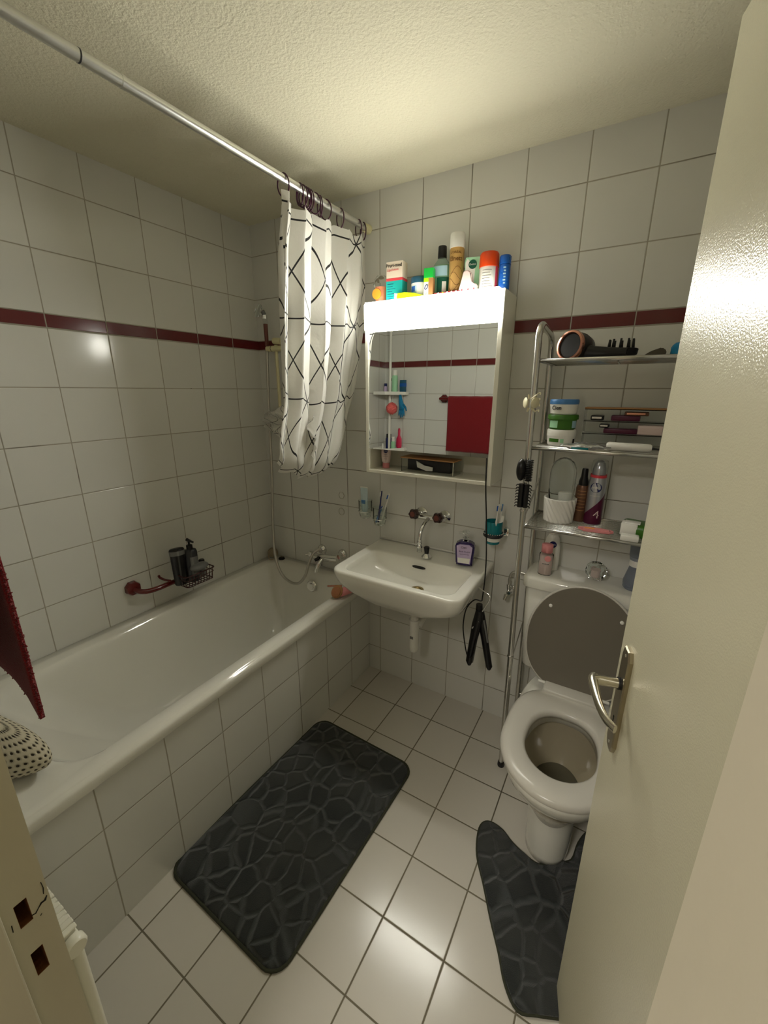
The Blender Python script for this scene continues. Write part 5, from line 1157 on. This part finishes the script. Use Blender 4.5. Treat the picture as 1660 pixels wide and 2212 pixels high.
# corner caddy (in the mirror)
CX,CY=0.10,YF+0.09
t=thing('corner_caddy','white tension pole caddy with corner trays, seen in the mirror','shower caddy',(CX,CY,0.562))
tube_obj('pole','white',t,[(0,0,0),(0,0,H-0.563)],0.0105,14)
for z in (1.575,1.130):
    zz=z-0.562
    bm=B(); P=[(-0.085,-0.075),(0.13,-0.075),(0.13,-0.02),(0.02,0.115),(-0.085,0.115)]
    prism(bm,P,0.004,'z',zz-0.03); obj('tray',bm,'white',t,smooth=False)
    bm=B()
    for a,b in zip(P,P[1:]+P[:1]):
        tube(bm,[(a[0],a[1],zz-0.018),(b[0],b[1],zz-0.018)],[(0.002,0.014)]*2,6,flat=(0,0,1))
    obj('tray_rim',bm,'white',t,auto=0.5)
CG='toiletries on the corner caddy'
def cad(name,label,x,y,z,r,h,body,cap,ch,sy=1):
    t=thing(name,label,'bottle',(x,y,z),0,CG)
    lathe_obj('bottle_body',body,t,[(r*0.95,0),(r,0.004),(r,h-ch-0.01),(r*0.8,h-ch)],20,sy=sy); lathe_obj('cap',cap,t,[(r*0.82,h-ch),(r*0.8,h-0.002),(r*0.7,h)],18,sy=sy); return t
zt=1.550
cad('shower_gel_bottle','small lavender bottle with navy cap, nearest the left wall on the upper tray',0.035,0.20,zt,0.015,0.085,'lilac','navy',0.022)
cad('shampoo_bottle','white slim bottle on the upper caddy tray',0.075,0.185,zt,0.017,0.125,'white','black',0.02)
cad('foam_bottle','tall mint green bottle with white cap on the upper caddy tray',0.135,0.225,zt,0.024,0.185,'mint','white',0.04)
t=thing('blue_box','blue carton standing at the right of the upper caddy tray','box',(0.195,0.195,zt),0.2); rbox_obj('carton','petrol',t,-0.022,0.022,-0.015,0.015,0,0.11); rbox_obj('blue_stripe','blue',t,-0.0224,0.0224,-0.0154,0.0154,0.06,0.085,bev=0)
zt=1.105
cad('dark_bottle','dark navy bottle on the lower caddy tray',0.075,0.205,zt,0.026,0.125,'navy','black',0.03)
cad('small_white_bottle','tiny white bottle at the left of the lower caddy tray',0.035,0.235,zt,0.010,0.045,'white','white',0.012)
cad('green_label_bottle','white-capped bottle with green label on the lower caddy tray',0.135,0.235,zt,0.018,0.105,'mint','white',0.035)
t=thing('red_hair_brush','pinkish red paddle brush standing on the lower caddy tray','hair brush',(0.165,0.190,zt)); bm=B(); loft(bm,[ell(0,0,0.018,0.009,0),ell(0,0,0.026,0.011,0.03),ell(0,0,0.024,0.010,0.09),ell(0,0,0.010,0.008,0.115),ell(0,0,0.011,0.007,0.16),ell(0,0,0.006,0.004,0.175)],cap0=True,cap1=True); obj('brush_body',bm,'hotpink',t)
t=thing('loofah_ball','coral net loofah hanging below the upper caddy tray','loofah',(0.145,0.285,1.44))
bm=B(); bmesh.ops.create_icosphere(bm,subdivisions=4,radius=0.045)
for v in bm.verts: v.co*=(1+0.12*math.sin(v.co.x*300)*math.sin(v.co.y*280)*math.sin(v.co.z*320))
obj('net_ball',bm,'loofah',t); tube_obj('cord','white',t,[(0,0,0.04),(0.0,-0.02,0.105)],0.0012,6)
t=thing('rubber_glove','blue exfoliating glove hanging from the upper caddy tray','glove',(0.225,0.270,1.46),0.3)
bm=B(); 
tube(bm,[(-0.02,0,0.085),(-0.012,0,0.04),(0,0,0.0),(0.004,0,-0.03)],[(0.012,0.008),(0.022,0.009),(0.030,0.010),(0.028,0.009)],14,flat=(0,1,0))
for k,(dx,L) in enumerate(((-0.020,0.045),(-0.006,0.060),(0.008,0.058),(0.022,0.045))): tube(bm,[(dx,0,-0.025),(dx*1.25,0,-0.03-L*0.5),(dx*1.4,0,-0.03-L)],[(0.008,0.006),(0.0075,0.0055),(0.004,0.004)],10,flat=(0,1,0))
tube(bm,[(0.02,0,0.01),(0.045,0,-0.01),(0.055,0,-0.035)],[(0.010,0.007),(0.0085,0.006),(0.005,0.004)],10,flat=(0,1,0)); obj('glove_hand',bm,'glove',t)
